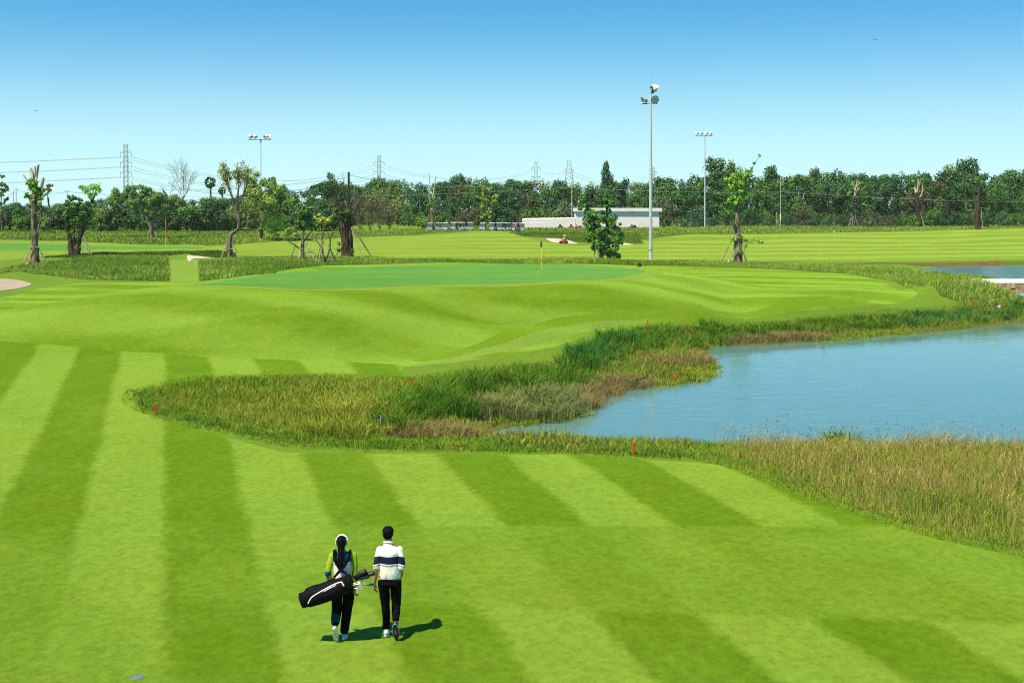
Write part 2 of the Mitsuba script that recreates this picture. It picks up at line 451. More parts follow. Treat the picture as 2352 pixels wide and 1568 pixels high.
lay('far_fairway', left_fairway, 0.016, 'turf_far', 'short mown grass round the far bluish green at the left')
green2 = smooth_line(ground_outline([(-120, 561), (0, 559.5), (140, 560.5), (230, 565.5), (350, 566), (470, 568.5), (400, 572), (230, 573.5), (0, 576), (-120, 578)]), 3)
lay('putting_green', Polygon(green2), 0.03, 'turf_green', 'narrow far bluish green behind the staked trees at the left')
path = ground_outline([(393, 596), (455, 597), (456, 645), (392, 647)])
lay('path', path, 0.006, 'turf_pale', 'mown grass path between the two blocks of long grass at the left')
for k, (pts, lab) in enumerate([
        ([(-60, 640), (0, 640), (40, 643), (72, 652), (55, 660), (20, 666), (-60, 671)], 'tan sand bunker at the left edge of the apron'),
        ([(430, 587), (448, 588.5), (470, 587), (488, 586.5), (495, 591), (470, 593), (445, 594), (437, 600), (432, 598)], 'small white sand bunker between the long grass blocks at the left'),
        ([(1255, 548), (1275, 548), (1300, 551), (1318, 556), (1326, 559.5), (1290, 559), (1266, 555)], 'white sand bunker around the mower driver'),
        ([(1360, 560), (1372, 559), (1400, 554), (1420, 557), (1440, 559), (1452, 562.5), (1400, 564), (1365, 562)], 'white sand bunker behind the leafy twin stemmed tree')]):
    lay('sand_bunker', smooth_line(ground_outline(pts), 3), 0.03, 'tan_sand' if k == 0 else 'sand', lab)
setting('pond', mikit.ply((np.array([[-30, 30, WATER], [120, 30, WATER], [120, 190, WATER], [-30, 190, WATER]], float), np.array([[0, 1, 2], [0, 2, 3]])), 'water_surface'), 'blue rippled water of the pond')

# ------------------------------------------------------------------ grass and reeds
scene['blade'] = {'type': 'twosided', 'bsdf': {'type': 'diffuse', 'reflectance': {'type': 'mesh_attribute', 'name': 'vertex_color'}}}
scene['leaf'] = {'type': 'twosided', 'bsdf': {'type': 'principled', 'base_color': {'type': 'mesh_attribute', 'name': 'vertex_color'}, 'roughness': 0.55, 'specular': 0.35}}


def scatter(poly, n, seed=0, near_bias=0.0):
    """n points over the area of the outline."""
    r = np.random.default_rng(seed)
    g = poly if isinstance(poly, shapely.Geometry) else Polygon(poly).buffer(0)
    x0, y0, x1, y1 = g.bounds
    out = np.zeros((0, 2))
    while len(out) < n:
        q = np.column_stack([r.uniform(x0, x1, 4 * n), r.uniform(y0, y1, 4 * n)])
        q = q[shapely.contains_xy(g, q[:, 0], q[:, 1])]
        if near_bias:
            q = q[r.random(len(q)) < np.clip((y0 / q[:, 1]) ** near_bias, 0, 1)]
        out = np.vstack([out, q])
    return out[:n]


def blade_mesh(base, h, w, lean, azim, bend, colors, seed=0):
    """Blades of grass: two quads' worth of width and a point, bending over along their lean. Returns (v, f, c)."""
    r = np.random.default_rng(seed)
    n = len(base)
    side = np.stack([np.cos(azim), np.sin(azim), np.zeros(n)], 1)
    la = r.uniform(0, 2 * np.pi, n)
    out = np.stack([np.cos(la), np.sin(la), np.zeros(n)], 1)
    up = np.array([0, 0, 1.0])
    p0 = base
    p1 = base + out * (lean * h * 0.35)[:, None] + up * (h * 0.55)[:, None]
    p2 = base + out * (lean * h + bend * h * 0.4)[:, None] + up * (h * (1 - 0.35 * bend))[:, None]
    s0, s1 = side * (w * 0.5)[:, None], side * (w * 0.4)[:, None]
    v = np.stack([p0 - s0, p0 + s0, p1 - s1, p1 + s1, p2], 1).reshape(-1, 3)
    k = (np.arange(n) * 5)[:, None]
    f = np.stack([k + [0, 1, 3], k + [0, 3, 2], k + [2, 3, 4]], 1).reshape(-1, 3)
    return v, f, np.repeat(colors, 5, 0)


def ramp(stops, t):
    """Colours along a list of stops."""
    s = np.asarray(stops, float)
    x = np.clip(t, 0, 1) * (len(s) - 1)
    i = np.minimum(x.astype(int), len(s) - 2)
    return s[i] + (s[i + 1] - s[i]) * (x - i)[:, None]


def patchy(x, y, scale, seed, jitter=0.25):
    r = np.random.default_rng(seed)
    t = meshkit.fbm(np.stack([x / scale, y / scale, x * 0 + seed], -1), 3, seed)
    return np.clip((t - 0.5) * 2.2 + 0.5 + r.normal(0, jitter, len(x)), 0, 1)


def grass(name, label, cat, poly, n, h, w, stops, seed, scale=3.0, lean=0.35, bend=0.3, near=0.0, clump=None, keep=None, rim=0.0):
    xy = scatter(poly, n, seed, near)
    r = np.random.default_rng(seed + 1)
    if keep is not None:
        xy = xy[keep(xy[:, 0], xy[:, 1], r)]
    n = len(xy)
    x, y = xy.T
    z = height(x, y)
    hh = r.uniform(h[0], h[1], n)
    if rim:
        g = poly if isinstance(poly, shapely.Geometry) else Polygon(poly).buffer(0)
        e = shapely.distance(g.boundary, shapely.points(x, y))
        m = np.clip(e / rim, 0, 1)
        ok = r.random(n) < 0.35 + 0.65 * m
        hh = hh * (0.35 + 0.65 * m)
        x, y, z, hh = x[ok], y[ok], z[ok], hh[ok]
        n = len(x)
    if clump:
        hh = hh * (0.45 + 0.9 * meshkit.fbm(np.stack([x / clump, y / clump, x * 0], -1), 2, seed + 3))
    cols_ = ramp(stops, patchy(x, y, scale, seed)) * r.uniform(0.75, 1.25, (n, 1))
    v, f, c = blade_mesh(np.column_stack([x, y, z - 0.02]), hh, r.uniform(w[0], w[1], n), r.uniform(0, lean, n), r.uniform(0, np.pi, n), r.uniform(0, bend, n), cols_, seed)
    return v, f, c


def put_grass(name, label, cat, pieces):
    v, f, c, k = [], [], [], 0
    for a, b, d in pieces:
        v.append(a)
        f.append(b + k)
        c.append(d)
        k += len(a)
    solid(name, mikit.ply((np.vstack(v), np.vstack(f)), 'blade', color=np.clip(np.vstack(c) * BLADE_GAIN, 0, 0.9)), label, cat, kind='stuff')


def tussocks(spots, per, h, w, stops, seed, spread=0.35, bend=0.45):
    """Fanning clumps of long blades; spots are rows x, y, size."""
    r = np.random.default_rng(seed)
    s = np.repeat(spots, per, 0)
    n = len(s)
    ang, rad = r.uniform(0, 2 * np.pi, n), np.sqrt(r.random(n)) * spread * s[:, 2]
    x, y = s[:, 0] + np.cos(ang) * rad, s[:, 1] + np.sin(ang) * rad
    z = np.repeat(height(spots[:, 0], spots[:, 1]), per)
    hh = r.uniform(h[0], h[1], n) * s[:, 2]
    t = np.repeat(r.random(len(spots)), per) * 0.75 + r.random(n) * 0.25
    c = ramp(stops, t) * r.uniform(0.8, 1.2, (n, 1))
    return blade_mesh(np.column_stack([x, y, z - 0.03]), hh, r.uniform(w[0], w[1], n), r.uniform(0.1, 0.6, n), r.uniform(0, np.pi, n), r.uniform(0.1, bend * 1.6, n), c, seed)


OLIVE = [(0.11, 0.22, 0.016), (0.20, 0.29, 0.026), (0.28, 0.29, 0.05), (0.14, 0.25, 0.02)]
FRESH = [(0.08, 0.2, 0.016), (0.13, 0.27, 0.022), (0.2, 0.32, 0.035)]
DEEP = [(0.03, 0.11, 0.010), (0.055, 0.16, 0.015), (0.10, 0.2, 0.022)]
DEAD = [(0.15, 0.13, 0.045), (0.25, 0.205, 0.09), (0.13, 0.14, 0.035)]
LIME = [(0.15, 0.24, 0.02), (0.22, 0.30, 0.035), (0.12, 0.19, 0.025)]
STRAW = [(0.12, 0.21, 0.02), (0.27, 0.26, 0.06), (0.42, 0.36, 0.13), (0.30, 0.235, 0.08), (0.15, 0.25, 0.025), (0.26, 0.26, 0.05)]
BLADE_GAIN = 1.2
LONG = [(0.11, 0.23, 0.025), (0.18, 0.30, 0.04), (0.24, 0.34, 0.06)]

dry_island = island_shape.difference(pond_shape.buffer(0.15))
west = dry_island.intersection(Polygon(outline([(280, 840), (1090, 840), (1130, 1060), (280, 1060)])).buffer(0))
east = dry_island.difference(west)
edge_near = dry_island.difference(Polygon(np.vstack([ground_outline([(250, 700), (2500, 700)]), ground_outline([(2352, 1000), (1640, 1030), (1450, 1026), (1150, 1018), (850, 1010), (640, 990), (480, 955), (380, 935), (345, 905)])])).buffer(0))
edge_near = edge_near.intersection(Polygon([(-40, 20), (30, 20), (30, 60), (-40, 60)]))
put_grass('long_grass', 'olive and brown long grass covering the left end of the pond bank', 'grass',
          [grass('', '', '', west, 62000, (0.14, 0.42), (0.010, 0.024), OLIVE, 11, 2.6, 0.55, 0.5, clump=1.6, rim=1.2)])
put_grass('short_grass_fringe', 'fresh green grass fringe along the near edge of the pond bank', 'grass',
          [grass('', '', '', edge_near, 42000, (0.09, 0.24), (0.009, 0.02), FRESH + OLIVE[1:2], 12, 1.8, 0.55, 0.5, clump=1.0, rim=0.5),
           tussocks(np.column_stack([scatter(edge_near, 170, 13), np.random.default_rng(1).uniform(0.4, 1.0, 170)]), 40, (0.16, 0.42), (0.012, 0.025), FRESH[:2] + DEEP[1:2], 14)])
ragged = island_shape.boundary.buffer(0.5).intersection(Polygon([(-40, 20), (40, 20), (40, 95), (-40, 95)])).difference(pond_shape.buffer(0.3))
ragged2 = meadow_shape.boundary.buffer(0.55).intersection(Polygon([(3, 20), (22, 20), (22, 36), (3, 36)])).difference(pond_shape.buffer(0.3))
put_grass('ragged_edge_grass', 'low ragged grass straggling along the edges of the mown turf', 'grass',
          [grass('', '', '', ragged, 24000, (0.05, 0.2), (0.010, 0.022), FRESH + OLIVE[:2], 16, 1.2, 0.7, 0.6, clump=0.7),
           grass('', '', '', ragged2, 14000, (0.05, 0.26), (0.006, 0.014), FRESH[:2] + OLIVE, 17, 1.0, 0.8, 0.7, clump=0.6)])
put_grass('bank_grass', 'mixed dry and green grass on the far bank of the pond', 'grass',
          [grass('', '', '', east, 70000, (0.15, 0.45), (0.013, 0.035), OLIVE + DEAD[:2] + OLIVE[:2] + FRESH[:1], 15, 1.8, 0.6, 0.6, clump=1.4, near=0.8, rim=0.8)])


def area(pts, lo=None):
    return Polygon(ground_outline(pts)).buffer(0).intersection(dry_island.buffer(0.3))


def reed_bed(label, pts, n, per, h, stops, seed, w=(0.014, 0.03)):
    g = area(pts)
    r = np.random.default_rng(seed)
    put_grass('reeds', label, 'reeds', [tussocks(np.column_stack([scatter(g.buffer(0.5).intersection(dry_island.buffer(0.2)), n, seed), r.uniform(0.35, 1.1, n)]), per, h, w, stops, seed, 0.5, 0.65)])


reed_bed('big dark green clump of reeds left of the brown patch on the bank', [(850, 985), (900, 950), (1010, 940), (1055, 950), (1050, 965), (960, 975), (900, 990)], 34, 110, (0.7, 1.35), DEEP + OLIVE[:1], 31)
reed_bed('olive clump of reeds just left of the blue flag stake', [(740, 995), (790, 965), (860, 970), (870, 1000), (800, 1010)], 22, 110, (0.65, 1.2), OLIVE, 32)
reed_bed('dark green reeds along the middle of the bank above the pond tip', [(1040, 905), (1120, 880), (1240, 868), (1330, 850), (1345, 875), (1250, 900), (1150, 920), (1060, 925)], 60, 90, (0.6, 1.15), DEEP + FRESH[:1], 33)
reed_bed('grey green reeds beside the left tip of the pond', [(1130, 960), (1230, 925), (1320, 915), (1335, 940), (1250, 960), (1150, 978)], 40, 90, (0.6, 1.0), [(0.10, 0.16, 0.04), (0.17, 0.22, 0.07), (0.20, 0.22, 0.09)], 34)
reed_bed('deep green reeds round the red stake at the bend of the bank', [(1300, 850), (1330, 815), (1380, 795), (1420, 780), (1430, 800), (1400, 830), (1350, 850)], 50, 80, (0.6, 1.1), [(0.025, 0.12, 0.02), (0.045, 0.16, 0.025), (0.06, 0.15, 0.02)], 35, (0.016, 0.035))
reed_bed('dark reeds in a row along the top of the bend of the bank', [(1420, 780), (1500, 760), (1640, 755), (1640, 790), (1560, 800), (1450, 810)], 70, 60, (0.5, 1.0), DEEP + OLIVE[:1], 36, (0.02, 0.04))
reed_bed('long row of dark reeds on the far bank below the apron', [(1640, 765), (1760, 755), (1900, 745), (2050, 738), (2050, 752), (1900, 760), (1760, 770), (1650, 780)], 110, 50, (0.45, 0.9), DEEP + OLIVE[:1], 37, (0.02, 0.045))
reed_bed('bluish green reeds at the right end of the bank below the bridge', [(2050, 740), (2150, 728), (2230, 715), (2330, 705), (2340, 725), (2230, 740), (2100, 752)], 90, 55, (0.5, 1.0), [(0.04, 0.14, 0.03), (0.07, 0.18, 0.035), (0.11, 0.2, 0.03)], 38, (0.02, 0.045))
for lab_, pts_, n_t, sd in [('brown dead grass lying on the bank right of the big reed clump', [(1080, 930), (1130, 918), (1180, 930), (1160, 948), (1100, 950)], 40, 41),
                            ('brown dead grass hanging over the water at the middle of the bank', [(1290, 915), (1380, 880), (1440, 870), (1500, 880), (1420, 895), (1330, 940)], 70, 42),
                            ('brown dead grass on the bend of the bank behind the pond corner', [(1480, 830), (1560, 815), (1620, 825), (1610, 845), (1520, 850)], 60, 43),
                            ('dry brown grass round the blue flag stake', [(880, 990), (960, 970), (1020, 985), (1080, 1000), (980, 1012), (890, 1010)], 60, 44),
                            ('dry brown grass at the far water line right of the pond corner', [(1640, 782), (1760, 775), (1850, 772), (1900, 776), (1750, 786), (1660, 790)], 60, 45)]:
    g_ = area(pts_)
    put_grass('dead_grass', lab_, 'grass', [tussocks(np.column_stack([scatter(g_, n_t, sd), np.random.default_rng(sd).uniform(0.6, 1.1, n_t)]), 80, (0.25, 0.55), (0.012, 0.028), DEAD, sd, 0.8, 0.9)])
for lab_, pts_, n_t, sd in [('yellow green water plants along the shore at the left tip of the pond', [(1190, 955), (1260, 940), (1325, 940), (1320, 955), (1250, 968), (1190, 976)], 50, 46),
                            ('yellow green water plants at the pond corner', [(1540, 862), (1600, 845), (1640, 840), (1632, 860), (1590, 876), (1530, 886)], 60, 47),
                            ('yellow green water plants along the far shore of the pond', [(1850, 780), (1960, 770), (2080, 760), (2090, 768), (1960, 780), (1860, 786)], 70, 48)]:
    g_ = Polygon(ground_outline(pts_)).buffer(0.2)
    put_grass('water_plants', lab_, 'plants', [tussocks(np.column_stack([scatter(g_, n_t, sd), np.random.default_rng(sd).uniform(0.6, 1.1, n_t)]), 60, (0.10, 0.3), (0.012, 0.03), LIME, sd, 0.5, 0.7)])

# the tall straw grass at the right, with its seed heads
dry_meadow = meadow_shape.difference(pond_shape.buffer(0.1)).intersection(Polygon([(5, 20), (26, 20), (26, 45), (5, 45)]))
md = grass('', '', '', dry_meadow, 90000, (0.26, 0.74), (0.005, 0.012), STRAW, 51, 1.6, 0.55, 0.6, 1.0, clump=1.3, rim=1.6)
md2 = grass('', '', '', dry_meadow, 36000, (0.16, 0.52), (0.008, 0.016), FRESH + OLIVE, 52, 1.5, 0.6, 0.5, 1.0, clump=0.9, rim=0.6)
r_ = np.random.default_rng(53)
hd = scatter(dry_meadow, 5200, 54, 1.0)
hz = height(hd[:, 0], hd[:, 1])
hb = np.column_stack([hd, hz + r_.uniform(0.3, 0.72, len(hd)) + 0.35 * (r_.random(len(hd)) < 0.06)])
heads = blade_mesh(hb, r_.uniform(0.06, 0.13, len(hd)), r_.uniform(0.012, 0.02, len(hd)), r_.uniform(0, 0.8, len(hd)), r_.uniform(0, np.pi, len(hd)), r_.uniform(0, 0.4, len(hd)),
                   ramp([(0.10, 0.07, 0.03), (0.32, 0.2, 0.1), (0.4, 0.3, 0.15)], r_.random(len(hd))), 55)
sd_ = blade_mesh(np.column_stack([hd, hz]), hb[:, 2] - hz, np.full(len(hd), 0.005), np.full(len(hd), 0.02), r_.uniform(0, np.pi, len(hd)), np.zeros(len(hd)), ramp(STRAW, r_.random(len(hd))), 56)
put_grass('tall_grass', 'tall straw coloured grass with seed heads on the near bank at the right', 'grass', [md, md2, heads, sd_])
bs = np.array([[9.9, 38.6, 1.0], [10.3, 38.9, 0.8], [9.6, 38.3, 0.7]])
put_grass('weed_clump', 'dark green leafy weed sticking out of the tall straw grass by the water', 'plant', [tussocks(bs, 60, (0.4, 0.85), (0.03, 0.06), DEEP, 57, 0.35, 0.6)])


# long grass of the roughs further off
def far_grass(label, pts, n, h, w, stops, seed, scale=8.0, poly=None, clump=5.0):
    g = Polygon(ground_outline(pts)).buffer(0) if poly is None else poly
    lay('rough', g, 0.024, 'turf_rough', 'ground under the ' + label)
    put_grass('long_grass', label, 'grass', [grass('', '', '', g, n, h, w, stops, seed, scale, 0.4, 0.3, clump=clump)])


far_grass('block of long green grass left of the mown path', [(-40, 622), (60, 612), (100, 606), (190, 592), (250, 587), (386, 589), (391, 645), (330, 645), (200, 642), (110, 632), (40, 622), (-40, 634)], 22000, (0.25, 0.5), (0.04, 0.08), LONG, 61)
far_grass('block of long green grass right of the mown path', [(456, 601), (560, 592), (700, 591), (900, 596), (1200, 599), (1200, 606), (900, 605), (740, 610), (640, 622), (520, 640), (457, 643)], 22000, (0.25, 0.5), (0.04, 0.08), LONG, 62)
far_grass('strip of long grass behind the right half of the putting green', [(1200, 598), (1480, 602), (1700, 604), (1700, 611), (1590, 611), (1480, 609), (1350, 606), (1200, 606)], 14000, (0.3, 0.6), (0.03, 0.07), LONG, 63)
far_grass('long grass running down the shoulder towards the stone bridge', [(1600, 611), (1700, 606), (1850, 610), (2000, 612), (2070, 616), (2110, 626), (2235, 640), (2300, 655), (2340, 690), (2330, 710), (2235, 705), (2160, 680), (2060, 648), (1950, 628), (1800, 618), (1700, 614)], 30000, (0.22, 0.5), (0.03, 0.06), LONG, 64)
far_grass('darker long grass on the slope below the far green', [(95, 592), (240, 582), (420, 580), (500, 577), (545, 584), (540, 590), (500, 592), (430, 582), (380, 587), (250, 586), (190, 591)], 16000, (0.25, 0.5), (0.04, 0.08), [(0.06, 0.13, 0.015), (0.09, 0.17, 0.02)], 65)
far_grass('long grass in front of the bushes at the far left', [(-60, 531), (200, 530), (420, 531), (560, 533), (640, 540), (640, 552), (560, 559), (470, 563), (300, 560), (140, 552), (0, 550), (-60, 552)], 20000, (0.35, 0.8), (0.08, 0.16), LONG, 66)
far_grass('rough grass mounds below the building and the woods', [(640, 540), (820, 533), (1000, 527), (1200, 522), (1600, 523), (1830, 516), (2000, 514), (2352, 514), (2600, 513), (2600, 520), (2260, 525), (2120, 530), (2000, 532), (1830, 535), (1560, 539), (1480, 550), (1200, 530), (1050, 533), (860, 543), (640, 552)], 30000, (0.3, 0.65), (0.1, 0.2), LONG + [(0.2, 0.24, 0.06)], 67)
far_grass('darker rough round the far bunkers', [(1170, 535), (1300, 530), (1470, 540), (1478, 560), (1450, 558), (1400, 552), (1360, 557), (1330, 557), (1290, 547), (1240, 545), (1200, 543)], 12000, (0.15, 0.35), (0.08, 0.16), [(0.06, 0.13, 0.015), (0.11, 0.2, 0.03)], 68)

# ------------------------------------------------------------------ trees
def bark_tex(a, b, stretch=1.0):
    def fn(p, n, uv):
        t = mikit.fbm(p.x * 7, p.y * 7, p.z * 1.6 * stretch, 3)
        return mikit.mix(a, b, mikit.smoothstep(0.25, 0.75, t))
    return mikit.proc(fn)


scene['bark'] = {'type': 'twosided', 'bsdf': {'type': 'diffuse', 'reflectance': bark_tex((0.06, 0.05, 0.035), (0.30, 0.25, 0.18))}}
scene['dark_bark'] = {'type': 'twosided', 'bsdf': {'type': 'diffuse', 'reflectance': bark_tex((0.02, 0.018, 0.012), (0.10, 0.08, 0.05))}}
scene['pale_wood'] = {'type': 'twosided', 'bsdf': {'type': 'diffuse', 'reflectance': bark_tex((0.34, 0.29, 0.21), (0.58, 0.53, 0.42))}}
scene['pole_wood'] = {'type': 'twosided', 'bsdf': {'type': 'diffuse', 'reflectance': bark_tex((0.26, 0.24, 0.17), (0.50, 0.46, 0.34))}}
scene['wood_bark'] = {'type': 'twosided', 'bsdf': {'type': 'diffuse', 'reflectance': rgb(0.022, 0.024, 0.014)}}
LEAF_GAIN = 1.25


def leaf_mesh(centers, sizes, normals, colors, seed, long=1.5, loose=0.55):
    """Single leaves or leaf sprays: slightly folded diamonds. Returns (v, f, c)."""
    r = np.random.default_rng(seed)
    n = len(centers)
    nr = normals + r.normal(0, loose, (n, 3))
    nr /= np.linalg.norm(nr, axis=1, keepdims=True) + 1e-9
    t = np.cross(nr, r.normal(size=(n, 3)))
    t /= np.linalg.norm(t, axis=1, keepdims=True) + 1e-9
    b = np.cross(nr, t)
    s = sizes[:, None]
    v = np.stack([centers - t * s * 0.5 * long, centers + b * s * 0.42 + nr * s * 0.12, centers + t * s * 0.5 * long, centers - b * s * 0.42 + nr * s * 0.12], 1).reshape(-1, 3)
    k = (np.arange(n) * 4)[:, None]
    f = np.stack([k + [0, 1, 2], k + [0, 2, 3]], 1).reshape(-1, 3)
    return v, f, np.repeat(colors, 4, 0)


def clump_leaves(clumps, per_m2, size, stops, seed, hollow=0.5, squash=0.85, loose=0.55):
    """Leaves through a set of clumps (x, y, z, radius): denser to the outside, facing outward and up."""
    r = np.random.default_rng(seed)
    P, N, S, C = [], [], [], []
    for i, (x, y, z, rad) in enumerate(clumps):
        n = max(6, int(per_m2 * rad * rad * 4))
        d = r.normal(size=(n, 3))
        d /= np.linalg.norm(d, axis=1, keepdims=True)
        rr = rad * (hollow + (1 - hollow) * r.random(n) ** 0.6) * r.uniform(0.75, 1.2, n)
        p = np.array([x, y, z]) + d * rr[:, None] * [1, 1, squash]
        P.append(p)
        N.append(d + [0, 0, 0.45])
        S.append(size * r.uniform(0.6, 1.35, n))
        C.append(ramp(stops, np.clip(r.normal(0.5 + r.uniform(-0.25, 0.25), 0.22 if loose > 0.4 else 0.1, n), 0, 1)) * r.uniform(0.88, 1.12, (n, 1)))
    return leaf_mesh(np.vstack(P), np.concatenate(S), np.vstack(N), np.vstack(C), seed + 1, 1.5, loose)


def leaves(parts, gain=1.0):
    v, f, c, k = [], [], [], 0
    for a, b, d in parts:
        v.append(a)
        f.append(b + k)
        c.append(d)
        k += len(a)
    return mikit.ply((np.vstack(v), np.vstack(f)), 'leaf', color=np.clip(np.vstack(c) * LEAF_GAIN * gain, 0, 0.9))


def twigs(start, direction, length, radius, levels, spread, seed, up=0.15, forks=3):
    """A limb that forks again and again."""
    r = np.random.default_rng(seed)
    out = []

    def grow(p, d, ln, rad, lv):
        d = d / np.linalg.norm(d)
        q1 = p + d * ln * 0.5 + r.normal(0, 0.05, 3) * ln
        q2 = p + d * ln + r.normal(0, 0.08, 3) * ln
        out.append(tube([p, q1, q2], [rad, rad * 0.8, rad * 0.6], 5 if lv > 1 else 4, False))
        tips.append(q2)
        if lv > 0:
            for _ in range(forks if lv > 1 else 2):
                nd = d + r.normal(0, spread, 3) + [0, 0, up]
                grow(q2 if r.random() < 0.6 else q1, nd, ln * r.uniform(0.6, 0.85), rad * 0.6, lv - 1)
    tips = []
    grow(np.asarray(start, float), np.asarray(direction, float), length, radius, levels)
    return out, np.array(tips)


# -- the wood behind the course: a few kinds of tree, each grown several times
WOODY = [(0.010, 0.058, 0.010), (0.020, 0.095, 0.014), (0.045, 0.145, 0.02)]
LIGHT = [(0.025, 0.105, 0.01), (0.05, 0.155, 0.016), (0.09, 0.21, 0.022)]
BLUISH = [(0.02, 0.08, 0.03), (0.035, 0.12, 0.05), (0.06, 0.15, 0.06)]
BROWNISH = [(0.045, 0.06, 0.018), (0.075, 0.08, 0.028), (0.06, 0.10, 0.022)]


def wood_tree_kind(seed, w, h, stops, size=0.5, per=16, low=0.12):
    """Crown and trunk of a tree of unit height h: clumps piled up to an uneven top."""
    r = np.random.default_rng(seed)
    cl = []
    for _ in range(22):
        t = r.uniform(low, 0.93)
        rad = w * 0.5 * math.sqrt(max(0.05, 1 - (2 * abs(t - 0.52)) ** 2.2)) * r.uniform(0.35, 0.95)
        a = r.uniform(0, 2 * math.pi)
        cl.append((math.cos(a) * rad, math.sin(a) * rad, t * h, w * r.uniform(0.13, 0.24)))
    cl.append((0, 0, h * 0.92, w * 0.14))
    crown = leaves([clump_leaves(cl, per, size, stops, seed, 0.45, 1.0, 0.28)], 0.9)
    limbs = [tube([(0, 0, -0.5), (0.1, 0, h * 0.4), (0, 0.1, h * 0.8)], [w * 0.035, w * 0.025, w * 0.01], 6)]
    for c in cl[:7]:
        limbs.append(tube([(0.05, 0, c[2] * 0.55), (c[0] * 0.6, c[1] * 0.6, c[2] * 0.85), c[:3]], [0.09, 0.06, 0.03], 4, False))
    return crown, mikit.ply(join(limbs), 'wood_bark', smooth=True)


KINDS = {'dark': [wood_tree_kind(100 + k, 7.5 + k % 3, 12, WOODY, 0.5, 9.5) for k in range(5)],
         'light': [wood_tree_kind(120 + k, 7 + k % 2, 12, LIGHT, 0.46, 9.5) for k in range(4)],
         'blue': [wood_tree_kind(140 + k, 6.5, 12, BLUISH, 0.44, 9.5) for k in range(2)],
         'brown': [wood_tree_kind(150 + k, 7, 12, BROWNISH, 0.42, 9) for k in range(2)]}
SHRUBS = {'dark': [wood_tree_kind(160 + k, 9, 7, WOODY, 0.5, 7, 0.05) for k in range(3)],
          'light': [wood_tree_kind(170 + k, 9, 7, LIGHT, 0.46, 7, 0.05) for k in range(3)],
          'blue': [wood_tree_kind(180, 8, 7, BLUISH, 0.44, 7, 0.05)],
          'brown': [wood_tree_kind(185, 9, 7, BROWNISH, 0.44, 6, 0.05)]}
KIND_LABEL = {'dark': 'dark green tree packed into the wood along the far edge of the course', 'light': 'fresh light green tree packed into the wood along the far edge of the course',
              'blue': 'bluish green feathery tree in the wood along the far edge of the course', 'brown': 'thin brownish tree in the wood along the far edge of the course'}
SHRUB_LABEL = {'dark': 'dark green bush at the foot of the wood', 'light': 'light green bush at the foot of the wood', 'blue': 'bluish green bush at the foot of the wood', 'brown': 'brownish bush at the foot of the wood'}


def plant(name, kind, shapes, x, y, z, sx, sz, rot, label, cat, group=None):
    key = thing(name, label, cat, group)
    to = T().translate([x, y, z]).rotate([0, 0, 1], rot).scale([sx, sx, sz])
    scene[key + '__crown'] = {**shapes[0], 'to_world': to}
    scene[key + '__trunk'] = {**shapes[1], 'to_world': to}
    return key


SKYLINE = np.array([(-120, 462), (0, 468), (100, 470), (180, 462), (240, 456), (300, 452), (450, 456), (540, 452), (600, 440), (640, 428), (700, 434), (725, 418), (760, 416), (800, 422), (830, 418), (870, 408), (905, 409), (950, 418), (1000, 420),
                    (1050, 409), (1100, 413), (1300, 412), (1360, 416), (1440, 412), (1500, 410), (1560, 408), (1600, 402), (1700, 402), (1740, 404), (1800, 398), (1830, 402), (1870, 396), (1920, 394), (1960, 398),
                    (2000, 404), (2060, 402), (2110, 398), (2150, 394), (2190, 392), (2250, 392), (2290, 400), (2330, 398), (2480, 402)], float)
r_ = np.random.default_rng(200)


def pick(px, r, shrub=False):
    t = r.random()
    if px < 800:
        return 'dark' if t < 0.55 else 'light' if t < 0.85 else 'blue'
    if shrub:
        return 'light' if t < 0.33 else 'brown' if t < 0.5 else 'blue' if t < 0.56 else 'dark'
    return 'dark' if t < 0.55 else 'light' if t < 0.86 else 'brown' if t < 0.93 else 'blue'


LANDMARKS = [(90, 'behind the leftmost pollarded tree'), (240, 'behind the V shaped staked tree'), (400, 'behind the wide flat crowned tree'), (500, 'below the tall fan palm'), (590, 'behind the twisted pale tree'), (700, 'behind the big olive spreading tree'),
             (810, 'behind the vine covered trunk'), (930, 'behind the thicket of bare bushes'), (1045, 'behind the twin bare stems'), (1180, 'behind the columnar tree and the carts'), (1320, 'above the low white wall'), (1440, 'above the leafy twin stemmed tree'),
             (1560, 'above the white building right end'), (1660, 'around the second floodlight mast'), (1765, 'behind the brightly tufted staked tree'), (1890, 'behind the forked staked tree'), (2030, 'behind the four limbed sawn trunk'), (2170, 'behind the leaning staked trunk'), (2300, 'behind the shaggy dark trunk'), (9999, 'at the right edge')]


def where(px):
    return next(w for x, w in LANDMARKS if px < x)


ROW_NAME = {412: 'back row', 385: 'middle row', 360: 'front row'}
LOOK = {'dark': 'dark green', 'light': 'light green', 'blue': 'bluish green', 'brown': 'brownish'}


def wood_row(y0, step, drop, jitter):
    px = -140.0
    while px < 2500:
        px += step * r_.uniform(0.7, 1.35)
        y = y0 + r_.uniform(-8, 8) - (62 if px < 790 else 0)
        top = np.interp(px, SKYLINE[:, 0], SKYLINE[:, 1]) + drop + r_.normal(0, jitter)
        x = (px - MID) * y / FOCAL
        z = ground_z(x, y)
        h = EYE - (top - HORIZON) * y / FOCAL - z
        k = pick(px, r_)
        shapes = KINDS[k][r_.integers(len(KINDS[k]))]
        s = h / 12.0
        plant('wood_tree', k, shapes, x, y, z, max(0.62, s * r_.uniform(0.75, 1.0)), s, r_.uniform(0, 360), f'{LOOK[k]} wood tree, {ROW_NAME[y0]}, {where(px)}', 'tree', f'{LOOK[k]} trees of the wood, {ROW_NAME[y0]}, {where(px)}')


